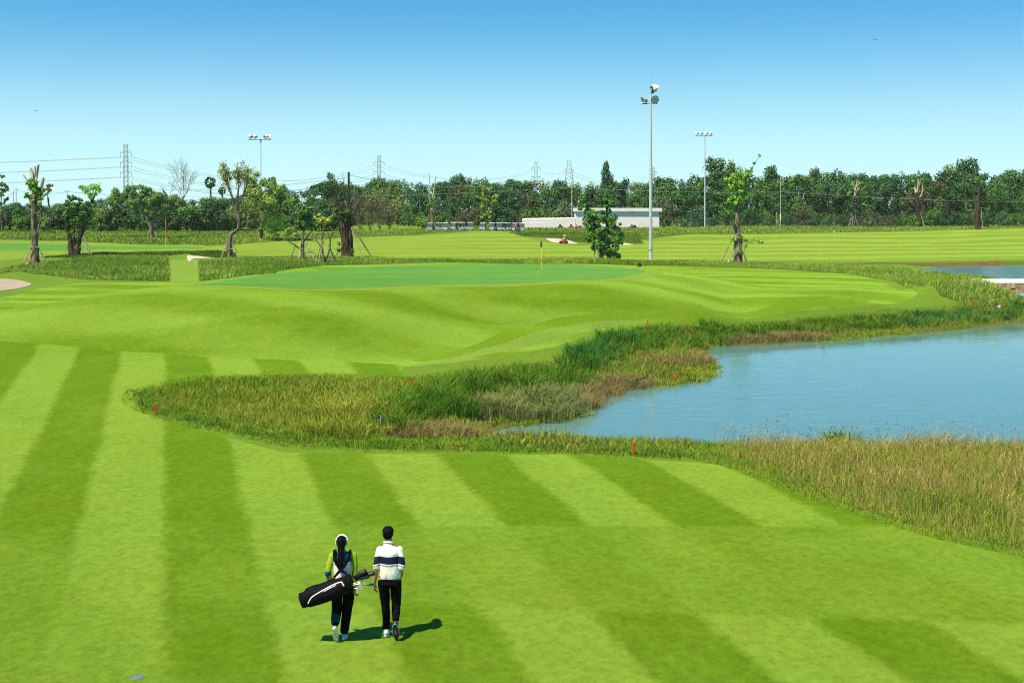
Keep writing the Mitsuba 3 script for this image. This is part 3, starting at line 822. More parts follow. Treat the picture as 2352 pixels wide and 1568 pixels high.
wood_row(412, 27, 2, 3)
wood_row(385, 33, 14, 7)
wood_row(360, 38, 32, 10)
px = -130.0
while px < 2480:
    px += 33 * r_.uniform(0.7, 1.35)
    y = 343 + r_.uniform(-3, 4) - (52 if px < 790 else 0)
    top = (482 if px < 790 else 487) + r_.normal(0, 9)
    x = (px - MID) * y / FOCAL
    z = ground_z(x, y)
    h = EYE - (top - HORIZON) * y / FOCAL - z
    k = pick(px, r_, True)
    plant('wood_bush', k, SHRUBS[k][r_.integers(len(SHRUBS[k]))], x, y, z - 0.1, h / 7 * r_.uniform(0.85, 1.2), h / 7, r_.uniform(0, 360), f'{LOOK[k]} bush below the wood {where(px)}'.replace(' of the picture', '').replace('the staked tree with', 'the tree with'), 'bush', f'{LOOK[k]} bushes at the foot of the wood {where(px)}')

# trees that stand out of the skyline
for px, top, y, wd, kind, lab in [
        (1395, 374, 395, 30, 'dark', 'poplar shaped dark tree rising above the wood left of the tallest mast'), (1640, 365, 400, 62, 'dark', 'high round dark tree above the wood behind the second floodlight mast'),
        (1680, 370, 405, 55, 'light', 'high green round tree just right of the second floodlight mast'), (1775, 384, 398, 50, 'dark', 'broad dark tree on the skyline right of the sparse leafy branch'),
        (1870, 388, 402, 30, 'dark', 'small tufted tree on the skyline above the forked staked tree'), (2110, 390, 400, 40, 'light', 'light green tree on the skyline above the leaning staked tree'),
        (2220, 367, 398, 60, 'dark', 'tallest dark tree of the wood at the right'), (2185, 378, 404, 50, 'light', 'fresh green tree left of the tallest dark tree at the right'),
        (757, 392, 380, 36, 'blue', 'bluish tall tree standing over the left end of the wood'), (870, 402, 398, 40, 'light', 'light green tree on the skyline below the middle pylon'),
        (1052, 402, 402, 34, 'dark', 'tufted dark tree on the skyline right of the twin bare stems'), (2330, 392, 396, 46, 'light', 'light green tree on the skyline at the right edge')]:
    x = (px - MID) * y / FOCAL
    z = ground_z(x, y)
    h = EYE - (top - HORIZON) * y / FOCAL - z
    plant('skyline_tree', kind, KINDS[kind][int(px) % len(KINDS[kind])], x, y, z, wd * y / FOCAL / 7.0, h / 12.0, px % 360, lab, 'tree')


# -- the transplanted trees with their wooden supports
class Frame:
    """Survey sketch of one zoomed piece of the photograph: pixel -> point at a depth."""

    def __init__(self, ox, oy, k=0.25):
        self.o = (ox, oy, k)

    def px(self, a, b):
        return self.o[0] + a * self.o[2], self.o[1] + b * self.o[2]

    def at(self, a, b, y):
        u, v = self.px(a, b)
        return np.array([(u - MID) * y / FOCAL, y, EYE - (v - HORIZON) * y / FOCAL])

    def depth(self, a, b):
        return on_ground(*self.px(a, b))[1]


C1, C2, C3, C4, C5 = Frame(0, 312.4), Frame(459.4, 312.4), Frame(937.2, 312.4), Frame(1378.2, 312.4), Frame(1764.0, 312.4)
TREES = []


def staked_tree(name, label, fr, base, stems, clumps=(), stops=LIGHT, leaf=0.26, per=34, bark='bark', stakes=(), rails=(), pale=(), fans=(), seed=1, depth=None, support=None, bright=None, blossoms=None):
    r = np.random.default_rng(seed)
    y0 = depth or fr.depth(*base)
    key = thing(name, label, 'tree')
    tb = []
    m = y0 / FOCAL * fr.o[2]
    for k, st in enumerate(stems):
        off = r.uniform(-0.5, 0.5) * (k > 0)
        p = [fr.at(a, b, y0 + off * (i / max(1, len(st) - 1)) * 2) for i, (a, b, _) in enumerate(st)]
        rad = [q[2] for q in st]
        if st[0][1] >= base[1] - 12:
            p[0][2] = min(p[0][2], ground_z(p[0][0], p[0][1])) - 0.15
            p.insert(1, p[0] * 0.75 + p[1] * 0.25)
            rad = [rad[0] * 1.35, rad[0]] + rad[1:]
        sp = smooth_line(np.column_stack([p, rad]), 4, False)
        mesh = tube(sp[:, :3], np.maximum(sp[:, 3], 0.015), 9)
        if rad[0] > 0.15:
            nz = meshkit.fbm(mesh.vertices * [3.0, 3.0, 1.2], 3, seed) - 0.5
            mesh.vertices += mesh.vertex_normals * (nz * rad[0] * 0.5)[:, None]
        tb.append(mesh)
    tips = []
    for (a, b, da, db, ln, rad, lv, sp) in fans:
        d = np.array([da, r.uniform(-0.4, 0.4), db], float)
        t, tp = twigs(fr.at(a, b, y0 + r.uniform(-0.3, 0.3)), d, ln, rad, lv, sp, int(r.integers(1e9)))
        tb += t
        tips.append(tp)
    scene[key + '__trunk'] = mikit.ply(join(tb), bark, smooth=True)
    if pale:
        pm = []
        for st in pale:
            p = [fr.at(a, b, y0 + r.uniform(-0.2, 0.2)) for a, b, _ in st]
            sp = smooth_line(np.column_stack([p, [q[2] for q in st]]), 3, False)
            pm.append(tube(sp[:, :3], np.maximum(sp[:, 3] * 1.3, 0.03), 7))
        add('bare_limbs', mikit.ply(join(pm), 'pale_wood', smooth=True), key, 'pale sawn off limbs')
    lp = []
    if clumps:
        cl = []
        for a, b, q in clumps:
            rad = q * m
            for _ in range(6):
                c = fr.at(a + r.normal(0, q * 0.62), b + r.normal(0, q * 0.5), y0 + r.normal(0, rad * 0.8))
                cl.append((*c, rad * r.uniform(0.4, 0.8)))
        lp.append(clump_leaves(cl, per * 3.4, leaf * 0.74, stops, seed, 0.15))
    if bright:
        cl = [(*fr.at(a, b, y0 - 0.3), q * m) for a, b, q in bright[0]]
        lp.append(clump_leaves(cl, per * 1.8, leaf * 0.74, bright[1], seed + 5, 0.15))
    if fans and blossoms is not None:
        tp = np.vstack(tips)
        tp = tp[r.random(len(tp)) < blossoms[0]]
        n = len(tp) * blossoms[1]
        c = np.repeat(tp, blossoms[1], 0) + r.normal(0, blossoms[4], (n, 3))
        lp.append(leaf_mesh(c, np.full(n, blossoms[2]) * r.uniform(0.7, 1.3, n), r.normal(size=(n, 3)) + [0, 0, 0.5], ramp(blossoms[3], r.random(n)), seed))
    if lp:
        add('crown', leaves(lp, 1.4), key)
    if stakes or rails:
        sk = thing('tree_support', support or ('poles propping up the ' + label), 'tree support')
        for (a0, b0, a1, b1) in stakes:
            g = fr.at(a0, b0, y0 + r.uniform(-0.9, 0.9))
            g[2] = ground_z(g[0], g[1]) - 0.05
            add('pole', mikit.ply(tube([g, fr.at(a1, b1, y0 + r.uniform(-0.25, 0.25))], [0.075, 0.065], 6), 'pole_wood', smooth=40), sk)
        for (a0, b0, a1, b1) in rails:
            e = r.uniform(-0.5, 0.1)
            add('rail', mikit.ply(tube([fr.at(a0, b0, y0 + e), fr.at(a1, b1, y0 + e)], 0.06, 6), 'pole_wood', smooth=40), sk)
    return key


MIDG = [(0.05, 0.13, 0.014), (0.09, 0.2, 0.02), (0.16, 0.30, 0.03)]
VIV = [(0.08, 0.22, 0.01), (0.14, 0.32, 0.015), (0.2, 0.38, 0.03)]
DARKG = [(0.02, 0.07, 0.014), (0.04, 0.11, 0.02), (0.08, 0.17, 0.03)]
OLV = [(0.08, 0.14, 0.025), (0.14, 0.2, 0.04), (0.2, 0.26, 0.06)]
YEL = [(0.22, 0.26, 0.03), (0.36, 0.36, 0.04), (0.2, 0.3, 0.03)]

staked_tree('slim_tree', 'slim tree with tufts of leaves at the left edge of the picture', C1, (20, 885),
            [[(20, 885, .16), (10, 700, .13), (12, 560, .1), (20, 400, .06)], [(45, 870, .1), (60, 780, .08), (30, 640, .06)]],
            [(25, 375, 22), (18, 440, 34), (50, 470, 25), (30, 500, 20), (8, 530, 18), (55, 580, 20), (10, 620, 20)], DARKG, 0.3, 30, stakes=[(-20, 1150, 10, 1080)], support='wooden prop beside the slim tree at the left edge', seed=301)
staked_tree('pollarded_tree', 'tall thick trunk with sawn off limbs and leafy neck, first staked tree from left', C1, (322, 1178),
            [[(322, 1178, .60), (322, 1100, .46), (318, 950, .37), (312, 800, .33), (312, 620, .32), (320, 540, .32)], [(338, 960, .16), (350, 860, .17), (375, 740, .15), (368, 600, .2), (352, 540, .24)],
             [(318, 600, .33), (312, 500, .28), (306, 430, .22)], [(350, 590, .26), (378, 480, .18)]],
            [(270, 425, 34), (305, 425, 36), (320, 450, 40), (290, 470, 42), (335, 560, 44), (300, 560, 40), (360, 560, 36), (280, 585, 30), (395, 500, 28), (240, 530, 22), (345, 640, 34), (330, 700, 20), (365, 520, 30)], VIV + DARKG, 0.24, 40,
            stakes=[(205, 1185, 305, 985), (250, 1180, 312, 1010), (440, 1165, 335, 990), (372, 1120, 335, 1000)], rails=[(270, 1022, 360, 1022), (222, 1132, 425, 1126)],
            pale=[[(305, 430, .2), (296, 360, .15), (282, 295, .13)], [(312, 440, .15), (322, 360, .13), (318, 278, .12)], [(325, 430, .15), (338, 360, .12), (352, 264, .11)], [(280, 440, .09), (245, 400, .08), (212, 352, .06)], [(285, 540, .07), (352, 480, .08)], [(376, 490, .17), (398, 384, .14)]], seed=302,
            support='wooden tripod with two rails round the first staked tree from the left')
staked_tree('crooked_tree', 'crooked dark tree with a tufted brownish head behind the pollarded tree', C1, (555, 870), [[(555, 870, .3), (490, 770, .28), (455, 660, .22), (440, 560, .16), (442, 490, .1)]], [(450, 470, 30), (440, 500, 20), (420, 540, 15)], BROWNISH, 0.25, 30, 'dark_bark', seed=303)
staked_tree('twin_stemmed_tree', 'dark V shaped tree topped with bright green tufts, second staked tree from left', C1, (680, 1100),
            [[(662, 1100, .5), (650, 960, .35), (622, 850, .22), (612, 700, .15), (622, 600, .1)], [(700, 1098, .5), (725, 950, .35), (780, 820, .26), (820, 700, .22), (840, 600, .18), (800, 500, .12)], [(682, 1010, .22), (682, 850, .12), (722, 650, .07)], [(840, 620, .14), (880, 520, .09)]],
            [(640, 560, 32), (690, 575, 30), (720, 590, 28), (650, 640, 40), (700, 650, 45), (790, 640, 44), (750, 700, 42), (620, 720, 32), (700, 740, 36), (800, 740, 36), (740, 800, 32), (650, 800, 22), (660, 900, 22), (720, 880, 18), (830, 660, 36), (620, 650, 30), (860, 610, 24), (680, 700, 34), (770, 770, 34)],
            DARKG + MIDG[:1], 0.26, 44, 'dark_bark', stakes=[(590, 1105, 630, 960), (735, 1100, 733, 1010), (820, 1095, 770, 920), (845, 1092, 765, 915), (770, 1100, 740, 1000)], rails=[(605, 1022, 735, 1022), (590, 1100, 740, 1098)], seed=304,
            bright=([(755, 470, 36), (790, 500, 44), (850, 470, 44), (890, 465, 44), (905, 505, 34), (830, 545, 38), (870, 530, 30)], VIV), support='wooden props leaning on the second staked tree from the left')
staked_tree('umbrella_tree', 'wide flat crowned tree on a thick short trunk at the left', C1, (1395, 942),
            [[(1395, 942, .42), (1390, 850, .42), (1360, 760, .46), (1310, 700, .36), (1200, 665, .26), (1100, 655, .2), (950, 690, .1)], [(1392, 820, .42), (1420, 720, .36), (1470, 640, .25), (1530, 560, .2), (1500, 500, .1)], [(1360, 760, .3), (1300, 640, .2), (1250, 560, .15), (1330, 480, .1)], [(1420, 840, .2), (1500, 740, .15), (1570, 690, .12)]],
            [(1060, 560, 60), (1120, 540, 60), (1180, 530, 60), (1240, 540, 60), (1300, 515, 55), (1360, 510, 55), (1420, 540, 60), (1480, 560, 60), (1540, 580, 60), (1590, 600, 60), (1640, 625, 50), (1290, 600, 60), (1360, 625, 60), (1420, 640, 50), (1240, 625, 50), (1700, 660, 50), (1740, 680, 36), (1100, 610, 50), (1500, 650, 50), (1330, 660, 36), (1040, 600, 40), (1180, 590, 50)],
            DARKG[1:] + OLV[:1], 0.3, 26, 'bark', stakes=[(1350, 945, 1375, 850), (1465, 948, 1422, 830), (1440, 940, 1430, 880)], rails=[(1370, 872, 1420, 872)], fans=[(1500, 560, .2, 1, 1.0, .05, 3, .5), (1230, 500, -.1, 1, 1.0, .05, 3, .5), (1560, 540, .4, 1, 1.2, .05, 3, .4)], seed=305, support='props at the foot of the wide flat crowned tree')
staked_tree('bonsai_tree', 'twisted pale tree with a fan of bare branches and yellow green tip', C1, (2110, 1118),
            [[(2110, 1118, .36), (2108, 1000, .33), (2118, 910, .3), (2150, 880, .22), (2188, 850, .2), (2196, 760, .24), (2172, 650, .2)], [(2190, 862, .15), (2260, 850, .12), (2340, 862, .09), (2420, 850, .06)], [(2172, 660, .12), (2130, 560, .09), (2080, 440, .06), (2040, 340, .04)], [(2172, 660, .12), (2190, 540, .08), (2190, 420, .05)], [(2172, 650, .11), (2230, 560, .08), (2270, 440, .05), (2280, 370, .03)]],
            [(2150, 340, 26), (2190, 350, 24), (2230, 370, 34), (2260, 400, 26), (2120, 390, 20), (2200, 420, 20), (2270, 640, 24), (2300, 760, 40), (2250, 720, 30)], OLV, 0.18, 26, 'bark',
            fans=[(2120, 520, -.35, 1, 1.2, .05, 4, .25), (2060, 400, -.2, 1, .8, .04, 4, .3), (2240, 520, .2, 1, 1.2, .05, 4, .25), (2270, 440, .1, 1, .9, .04, 4, .3), (2190, 420, 0, 1, .8, .04, 4, .3), (2180, 600, .1, 1, 1.5, .05, 4, .3), (2100, 480, -.1, 1, 1.1, .05, 4, .25), (2195, 740, .5, .6, 1.3, .06, 5, .6), (2195, 800, -.4, .5, .8, .05, 4, .5), (2130, 560, -.5, 1, 1.3, .05, 4, .3), (2080, 440, -.3, 1, .9, .04, 4, .3), (2150, 600, -.2, 1, 1.5, .06, 4, .3), (2190, 540, 0, 1, 1.3, .05, 4, .3), (2200, 470, .15, 1, 1.1, .04, 4, .3), (2230, 560, .35, 1, 1.3, .05, 4, .3), (2260, 480, .3, 1, 1.0, .04, 4, .3), (2170, 480, 0, 1, 1.2, .04, 4, .3),
                  (2195, 780, 1, .4, 1.2, .07, 4, .5), (2250, 850, .6, 1, 1.0, .06, 4, .6), (2330, 855, .5, 1, .9, .05, 4, .6), (2200, 700, 1, .7, 1.3, .06, 4, .5)],
            bright=([(2025, 310, 32), (2055, 305, 34), (2075, 320, 22), (2010, 330, 20)], YEL), stakes=[(2030, 1122, 2090, 960), (2140, 1120, 2130, 980), (2185, 1105, 2140, 960)], rails=[(2055, 1036, 2140, 1036), (2030, 1118, 2150, 1120)], seed=306, blossoms=(0.5, 3, 0.14, OLV, 0.16), support='short wooden frame round the foot of the twisted pale tree')
staked_tree('spreading_tree', 'big olive green leafy tree spreading right of the twisted pale tree', C2, (600, 960),
            [[(560, 960, .3), (575, 800, .28), (620, 650, .24), (640, 500, .15)], [(575, 800, .2), (680, 700, .15), (760, 620, .1)], [(560, 900, .15), (480, 700, .12), (500, 480, .1)]],
            [(480, 430, 60), (600, 425, 50), (560, 500, 75), (650, 520, 80), (710, 490, 66), (540, 600, 80), (640, 620, 80), (730, 600, 70), (800, 600, 45), (480, 520, 60), (500, 660, 60), (690, 680, 60), (760, 540, 50), (590, 680, 60)],
            OLV + MIDG, 0.32, 22, 'dark_bark', seed=307,
            bright=([(600, 760, 60), (690, 770, 66), (580, 830, 56), (650, 860, 56), (740, 830, 50), (760, 750, 44), (810, 840, 44), (700, 900, 36), (560, 780, 40), (800, 900, 34)], [(0.12, 0.22, 0.02), (0.2, 0.31, 0.03), (0.26, 0.34, 0.05)]))
staked_tree('young_tree', 'young dark leafed tree with low spreading branches left of the yellow flowered tree', C2, (945, 1140),
            [[(945, 1140, .2), (945, 950, .19), (955, 860, .14), (960, 760, .1)], [(945, 1060, .1), (880, 1010, .08), (800, 960, .06), (742, 962, .04)], [(945, 1000, .1), (1000, 900, .08), (1050, 860, .05)], [(945, 1090, .08), (1010, 1060, .06), (1060, 1080, .04)]],
            [(930, 670, 44), (940, 720, 56), (980, 770, 56), (930, 790, 48), (1010, 720, 38), (960, 820, 40), (1040, 830, 32), (990, 660, 36), (900, 720, 30)], DARKG + MIDG[:1], 0.3, 44, 'bark',
            stakes=[(825, 1152, 880, 990), (900, 1140, 940, 960), (1010, 1140, 960, 970), (1055, 1132, 970, 960)], seed=308,
            bright=([(920, 620, 26), (905, 640, 22), (860, 850, 40), (810, 870, 36), (880, 900, 34), (850, 930, 24)], OLV), support='four thin props under the young dark leafed tree')
staked_tree('frangipani_tree', 'small forked tree with bare grey limbs and yellow green leaf tufts on top', C2, (1150, 1172),
            [[(1150, 1172, .14), (1140, 1120, .13), (1100, 1000, .1), (1058, 955, .07)], [(1147, 1150, .12), (1190, 1040, .1), (1202, 920, .08), (1262, 850, .05)], [(1146, 1150, .1), (1120, 1000, .1), (1130, 860, .09), (1130, 800, .06), (1092, 750, .04)], [(1130, 860, .07), (1172, 780, .05), (1205, 738, .03)]],
            [(1100, 765, 28), (1140, 750, 34), (1180, 770, 28), (1130, 795, 26), (1066, 750, 18), (1200, 742, 14)], YEL, 0.2, 30, 'bark', fans=[(1130, 800, -.4, 1, .7, .04, 3, .5), (1130, 820, .5, 1, .8, .04, 3, .5), (1202, 920, .6, .8, .8, .04, 3, .5), (1060, 955, -.6, .8, .7, .04, 3, .5)],
            stakes=[(1060, 1190, 1110, 1000), (1085, 1182, 1140, 950), (1230, 1185, 1190, 1010), (1260, 1152, 1180, 1000)], seed=309, support='props under the small forked tree with yellow green tufts')
staked_tree('vine_covered_trunk', 'thick dark vine covered trunk with a frayed brown top and no crown', C2, (1345, 1108),
            [[(1340, 1108, .7), (1338, 1000, .58), (1320, 850, .52), (1308, 760, .46), (1298, 690, .42), (1275, 640, .26)], [(1365, 1104, .5), (1375, 950, .42), (1365, 800, .36), (1370, 700, .26), (1376, 640, .15)], [(1330, 870, .2), (1290, 850, .12), (1255, 830, .06)]],
            [(1278, 1050, 24), (1395, 1050, 22), (1340, 690, 34), (1240, 690, 30), (1350, 760, 28), (1275, 980, 18), (1300, 720, 30)], DARKG, 0.24, 34, 'dark_bark',
            fans=[(1290, 680, -.1, 1, 1.6, .06, 4, .22), (1270, 650, -.25, 1, 1.5, .05, 4, .22), (1310, 680, .1, 1, 1.6, .05, 4, .22), (1250, 660, -.1, 1, 1.4, .05, 4, .22), (1370, 660, 0, 1, 1.2, .05, 4, .3), (1380, 720, .8, .6, 1.3, .05, 4, .4), (1390, 800, 1, .2, 1.2, .05, 4, .5)],
            stakes=[(1300, 1132, 1365, 840), (1240, 1112, 1330, 880), (1500, 1112, 1390, 840), (1585, 1136, 1395, 840), (1580, 1128, 1470, 930), (1412, 1130, 1370, 850)], rails=[(1250, 1116, 1402, 1112)], seed=310, support='long wooden props leaning against the thick vine covered trunk')
staked_tree('twin_bare_stems', 'slender tree ending in two bare pale stems left of the row of carts', C3, (232, 872), [[(235, 872, .35), (222, 790, .33), (218, 720, .3), (212, 670, .24)]], [(215, 600, 26), (200, 640, 22), (186, 500, 12), (250, 500, 12), (228, 575, 18)], MIDG, 0.3, 20, 'bark',
            pale=[[(224, 690, .22), (230, 560, .14), (245, 450, .1), (259, 365, .06)], [(212, 690, .2), (200, 600, .12), (190, 500, .09), (198, 400, .07), (195, 335, .05)]], stakes=[(198, 872, 225, 780), (288, 872, 230, 790), (256, 872, 228, 790)], rails=[(195, 865, 286, 865)], seed=311, support='pole tripod of the tree with two bare pale stems')
staked_tree('columnar_tree', 'columnar yellow green tree with two stems standing in front of the carts', C3, (755, 868), [[(752, 868, .25), (745, 760, .2), (710, 650, .15), (700, 540, .1), (705, 470, .05)], [(762, 866, .2), (770, 700, .15), (775, 580, .1), (765, 480, .05)]],
            [(700, 490, 24), (765, 490, 24), (690, 560, 28), (780, 560, 34), (715, 600, 28), (770, 625, 34), (690, 650, 26), (745, 690, 26), (730, 745, 34), (755, 800, 34), (770, 835, 30), (640, 560, 13), (800, 580, 20), (705, 530, 24), (760, 850, 30)], VIV[:2] + OLV, 0.36, 24, 'bark', stakes=[(690, 865, 715, 790)], seed=312, support='single prop at the columnar yellow green tree')
staked_tree('leafy_twin_tree', 'dense leafy tree with two stems in front of the white building', C3, (1805, 1146),
            [[(1770, 1146, .35), (1760, 1000, .26), (1730, 850, .2), (1660, 680, .15), (1608, 550, .07)], [(1852, 1146, .3), (1840, 1000, .26), (1830, 800, .2), (1830, 620, .15), (1830, 530, .12)], [(1890, 1146, .16), (1880, 1000, .12), (1880, 880, .08)]],
            [(1598, 570, 26), (1615, 620, 32), (1650, 690, 40), (1690, 705, 36), (1640, 745, 32), (1690, 765, 48), (1680, 825, 48), (1720, 865, 50), (1700, 920, 40), (1742, 955, 36), (1835, 545, 20), (1800, 580, 26), (1842, 600, 26), (1790, 705, 28), (1862, 765, 40), (1882, 815, 50), (1900, 865, 50), (1872, 925, 56), (1920, 945, 50), (1900, 1005, 50), (1862, 1060, 40), (1940, 985, 38), (1912, 1080, 32), (1852, 690, 24), (1945, 810, 18), (1730, 1000, 26), (1805, 1000, 30), (1780, 780, 26), (1760, 920, 34), (1830, 640, 20), (1820, 870, 30), (1740, 785, 44), (1775, 860, 46), (1800, 930, 44), (1790, 1040, 36), (1755, 1010, 34), (1825, 770, 36), (1830, 980, 40), (1660, 780, 30), (1880, 740, 30)],
            [(0.03, 0.10, 0.012), (0.05, 0.15, 0.016), (0.12, 0.26, 0.03)], 0.27, 46, 'dark_bark', stakes=[(1690, 1146, 1725, 1050), (1925, 1146, 1880, 1030), (1750, 1146, 1757, 1050)], rails=[(1725, 1047, 1890, 1047), (1695, 1148, 1925, 1148)], seed=313, support='low wooden frame round the dense leafy tree with two stems')
staked_tree('tufted_tree', 'staked tree with bright leaf tufts up its trunk and one sparse upward branch', C4, (1265, 1176),
            [[(1265, 1176, .5), (1265, 1050, .42), (1262, 950, .38), (1260, 850, .36), (1268, 740, .3), (1272, 640, .24), (1268, 540, .2), (1280, 460, .16)], [(1285, 460, .09), (1345, 380, .06), (1400, 290, .04), (1430, 240, .03), (1470, 180, .02)], [(1280, 985, .1), (1340, 965, .07), (1400, 965, .05), (1490, 962, .03)], [(1268, 470, .1), (1215, 410, .07), (1195, 390, .04)], [(1262, 850, .2), (1238, 835, .26), (1230, 800, .1)], [(1300, 1170, .12), (1300, 1000, .1), (1290, 900, .06)]],
            [(1195, 410, 38), (1240, 385, 42), (1280, 405, 48), (1330, 385, 42), (1360, 345, 30), (1200, 450, 28), (1260, 465, 38), (1320, 430, 38), (1310, 520, 36), (1230, 595, 42), (1270, 605, 40), (1200, 605, 22), (1330, 545, 22), (1260, 935, 38), (1230, 955, 28), (1300, 945, 22), (1390, 965, 20), (1480, 968, 20), (1345, 1000, 14), (1270, 1045, 26), (1415, 250, 10), (1462, 185, 12), (1395, 295, 7), (1262, 650, 18), (1380, 320, 14), (1350, 400, 24)],
            VIV + MIDG, 0.25, 40, 'bark', stakes=[(1100, 1172, 1225, 920), (1165, 1172, 1240, 1040), (1335, 1182, 1320, 920), (1360, 1176, 1310, 1060)], rails=[(1205, 1078, 1320, 1078)], seed=314, support='wooden props round the staked tree with bright leaf tufts')
staked_tree('forked_tree', 'forked tree with pale stems in front of the wood, right of the second mast', C4, (1795, 822), [[(1790, 822, .45), (1798, 750, .38), (1808, 680, .3), (1820, 620, .25)]], [(1790, 640, 36), (1780, 690, 32), (1762, 715, 26), (1820, 610, 26), (1785, 410, 34), (1830, 375, 34), (1872, 390, 34), (1892, 420, 26), (1862, 580, 20), (1800, 435, 22), (1770, 440, 20), (1850, 400, 28)], DARKG[1:] + MIDG, 0.36, 22, 'bark',
            pale=[[(1820, 620, .17), (1825, 520, .13), (1812, 450, .1), (1835, 415, .06)], [(1832, 640, .17), (1870, 560, .14), (1882, 450, .12), (1875, 415, .06)]], stakes=[(1730, 818, 1790, 720), (1745, 818, 1800, 700), (1850, 822, 1815, 700), (1838, 822, 1820, 690), (1890, 818, 1856, 735)], rails=[(1725, 810, 1850, 812)], seed=315, support='splayed poles under the forked tree with pale stems')
staked_tree('sawn_tree', 'bare trunk with four short sawn off limbs in front of the wood', C5, (785, 838), [[(785, 838, .42), (785, 750, .38), (785, 650, .34), (786, 570, .32), (795, 540, .24)]], [(755, 520, 18), (740, 530, 14), (800, 560, 12)], MIDG, 0.34, 14, 'dark_bark',
            pale=[[(795, 550, .2), (800, 500, .16), (768, 420, .12)], [(800, 508, .14), (822, 408, .11)], [(803, 485, .12), (848, 426, .1)], [(800, 522, .12), (843, 468, .09)]], stakes=[(735, 838, 790, 660), (772, 842, 790, 680), (830, 838, 785, 680), (748, 832, 780, 720), (800, 838, 775, 650)], seed=316, support='bundle of poles round the bare trunk with four sawn off limbs')
staked_tree('leaning_tree', 'leaning dark trunk with sawn off limbs, second staked tree from the right edge', C5, (1405, 845), [[(1405, 845, .36), (1390, 760, .4), (1378, 680, .38), (1368, 580, .36), (1364, 520, .32)]], [(1340, 410, 16), (1328, 480, 10), (1400, 800, 22)], MIDG, 0.34, 14, 'dark_bark',
            pale=[[(1362, 525, .22), (1350, 480, .16), (1345, 440, .11)], [(1368, 520, .2), (1376, 470, .15), (1385, 398, .12)], [(1393, 570, .11), (1415, 520, .11), (1422, 455, .12)], [(1375, 505, .1), (1402, 410, .08)]], stakes=[(1442, 866, 1395, 690), (1420, 862, 1390, 770)], seed=317, support='two pale props under the leaning trunk')
staked_tree('shaggy_trunk', 'thick shaggy dark trunk with hardly any leaves, last staked tree on the right', C5, (1930, 856), [[(1930, 856, .6), (1928, 750, .5), (1930, 640, .52), (1936, 540, .42), (1940, 470, .22), (1945, 430, .1)], [(1910, 850, .25), (1905, 700, .3), (1915, 580, .2)]], [(1930, 400, 28), (1950, 420, 18)], MIDG, 0.34, 18, 'dark_bark',
            fans=[(1920, 600, -.3, .6, 1.5, .06, 3, .4), (1945, 560, .2, 1, 1.4, .06, 3, .4)], stakes=[(1925, 856, 1930, 640), (1976, 852, 1955, 650)], seed=318, support='two pale poles against the shaggy dark trunk')

# bushes and frangipanis of the middle distance
def round_bush(label, fr, a, b, q, stops, base_b, seed, leaf=0.28, name='round_bush', squash=1.0):
    y0 = fr.depth(a, base_b)
    r = np.random.default_rng(seed)
    m = y0 / FOCAL * fr.o[2]
    key = thing(name, label, 'bush')
    c0 = fr.at(a, b, y0)
    cl = []
    for _ in range(16):
        d = r.normal(size=3)
        d /= np.linalg.norm(d)
        cl.append((*(c0 + d * q * m * 0.62), q * m * r.uniform(0.32, 0.5)))
    scene[key + '__crown'] = leaves([clump_leaves(cl, 26, leaf, stops, seed, 0.3)])
    g = fr.at(a, base_b, y0)
    g[2] = ground_z(g[0], g[1]) - 0.1
    tw = [tube([g, g * 0.4 + c0 * 0.6 + r.normal(0, 0.2, 3), c0 + r.normal(0, 0.6, 3)], [0.1, 0.07, 0.03], 5) for _ in range(4)]
    scene[key + '__trunk'] = mikit.ply(join(tw), 'dark_bark', smooth=True)


round_bush('round light green bush between the two leftmost staked trees', C1, 190, 775, 84, LIGHT[1:], 880, 331)
round_bush('olive bush right of the pollarded tree', C1, 400, 790, 70, OLV, 885, 332)
round_bush('pale green bush left of the umbrella tree', C1, 1020, 770, 66, LIGHT[1:], 870, 333)
round_bush('bright green mound of bush right of the umbrella tree', C1, 1610, 800, 70, LIGHT[1:], 870, 334)
round_bush('dark bush behind the crooked tree', C1, 560, 720, 80, DARKG, 880, 335)
round_bush('grey green bush left of the twisted pale tree', C1, 1800, 760, 80, OLV, 875, 336)
round_bush('round dark green shrub left of the row of carts', C3, 130, 790, 70, MIDG, 850, 337)
round_bush('dark bush just right of the twisted pale tree', C1, 2080, 760, 70, DARKG, 880, 338)
round_bush('deep green bush between umbrella tree and twisted pale tree', C1, 1940, 640, 95, DARKG, 880, 339)
round_bush('dark bush left of the umbrella tree trunk', C1, 1230, 760, 60, DARKG, 880, 340)
round_bush('small light green bush behind the V shaped tree', C1, 930, 720, 60, OLV, 880, 341)
WHITE = [(0.75, 0.75, 0.6), (0.8, 0.8, 0.75)]
for fr, a, b, h, lab, sd in [(C3, 1430, 838, 2.2, 'flowering bare branched tree with white blossoms at the left end of the high white wall', 351), (C3, 1600, 830, 2.2, 'bare branched tree with white blossoms just left of the leafy twin stemmed tree', 352),
                             (C4, 560, 838, 2.6, 'small tree with white blossoms at the right end of the white building', 353), (C3, 1350, 838, 1.5, 'low bare tree with a few white blossoms left of the flowering tree', 354)]:
    staked_tree('blossom_tree', lab, fr, (a, b), [[(a, b, .12), (a - 6, b - 40, .11), (a + 4, b - 70, .09)]], fans=[(a, b - 50, -.6, .9, h, .09, 4, .45), (a + 4, b - 66, .1, 1, h, .09, 4, .45), (a + 2, b - 50, .7, .9, h * .9, .09, 4, .45)], bark='bark', seed=sd,
                blossoms=(0.4, 2, 0.16, OLV + WHITE, 0.15), stakes=[(a - 80, b + 4, a - 5, b - 70), (a + 65, b + 6, a + 10, b - 70)], support='two thin props of the ' + lab.replace(' with white blossoms','').replace(' with a few white blossoms','').replace('flowering bare branched','flowering'))
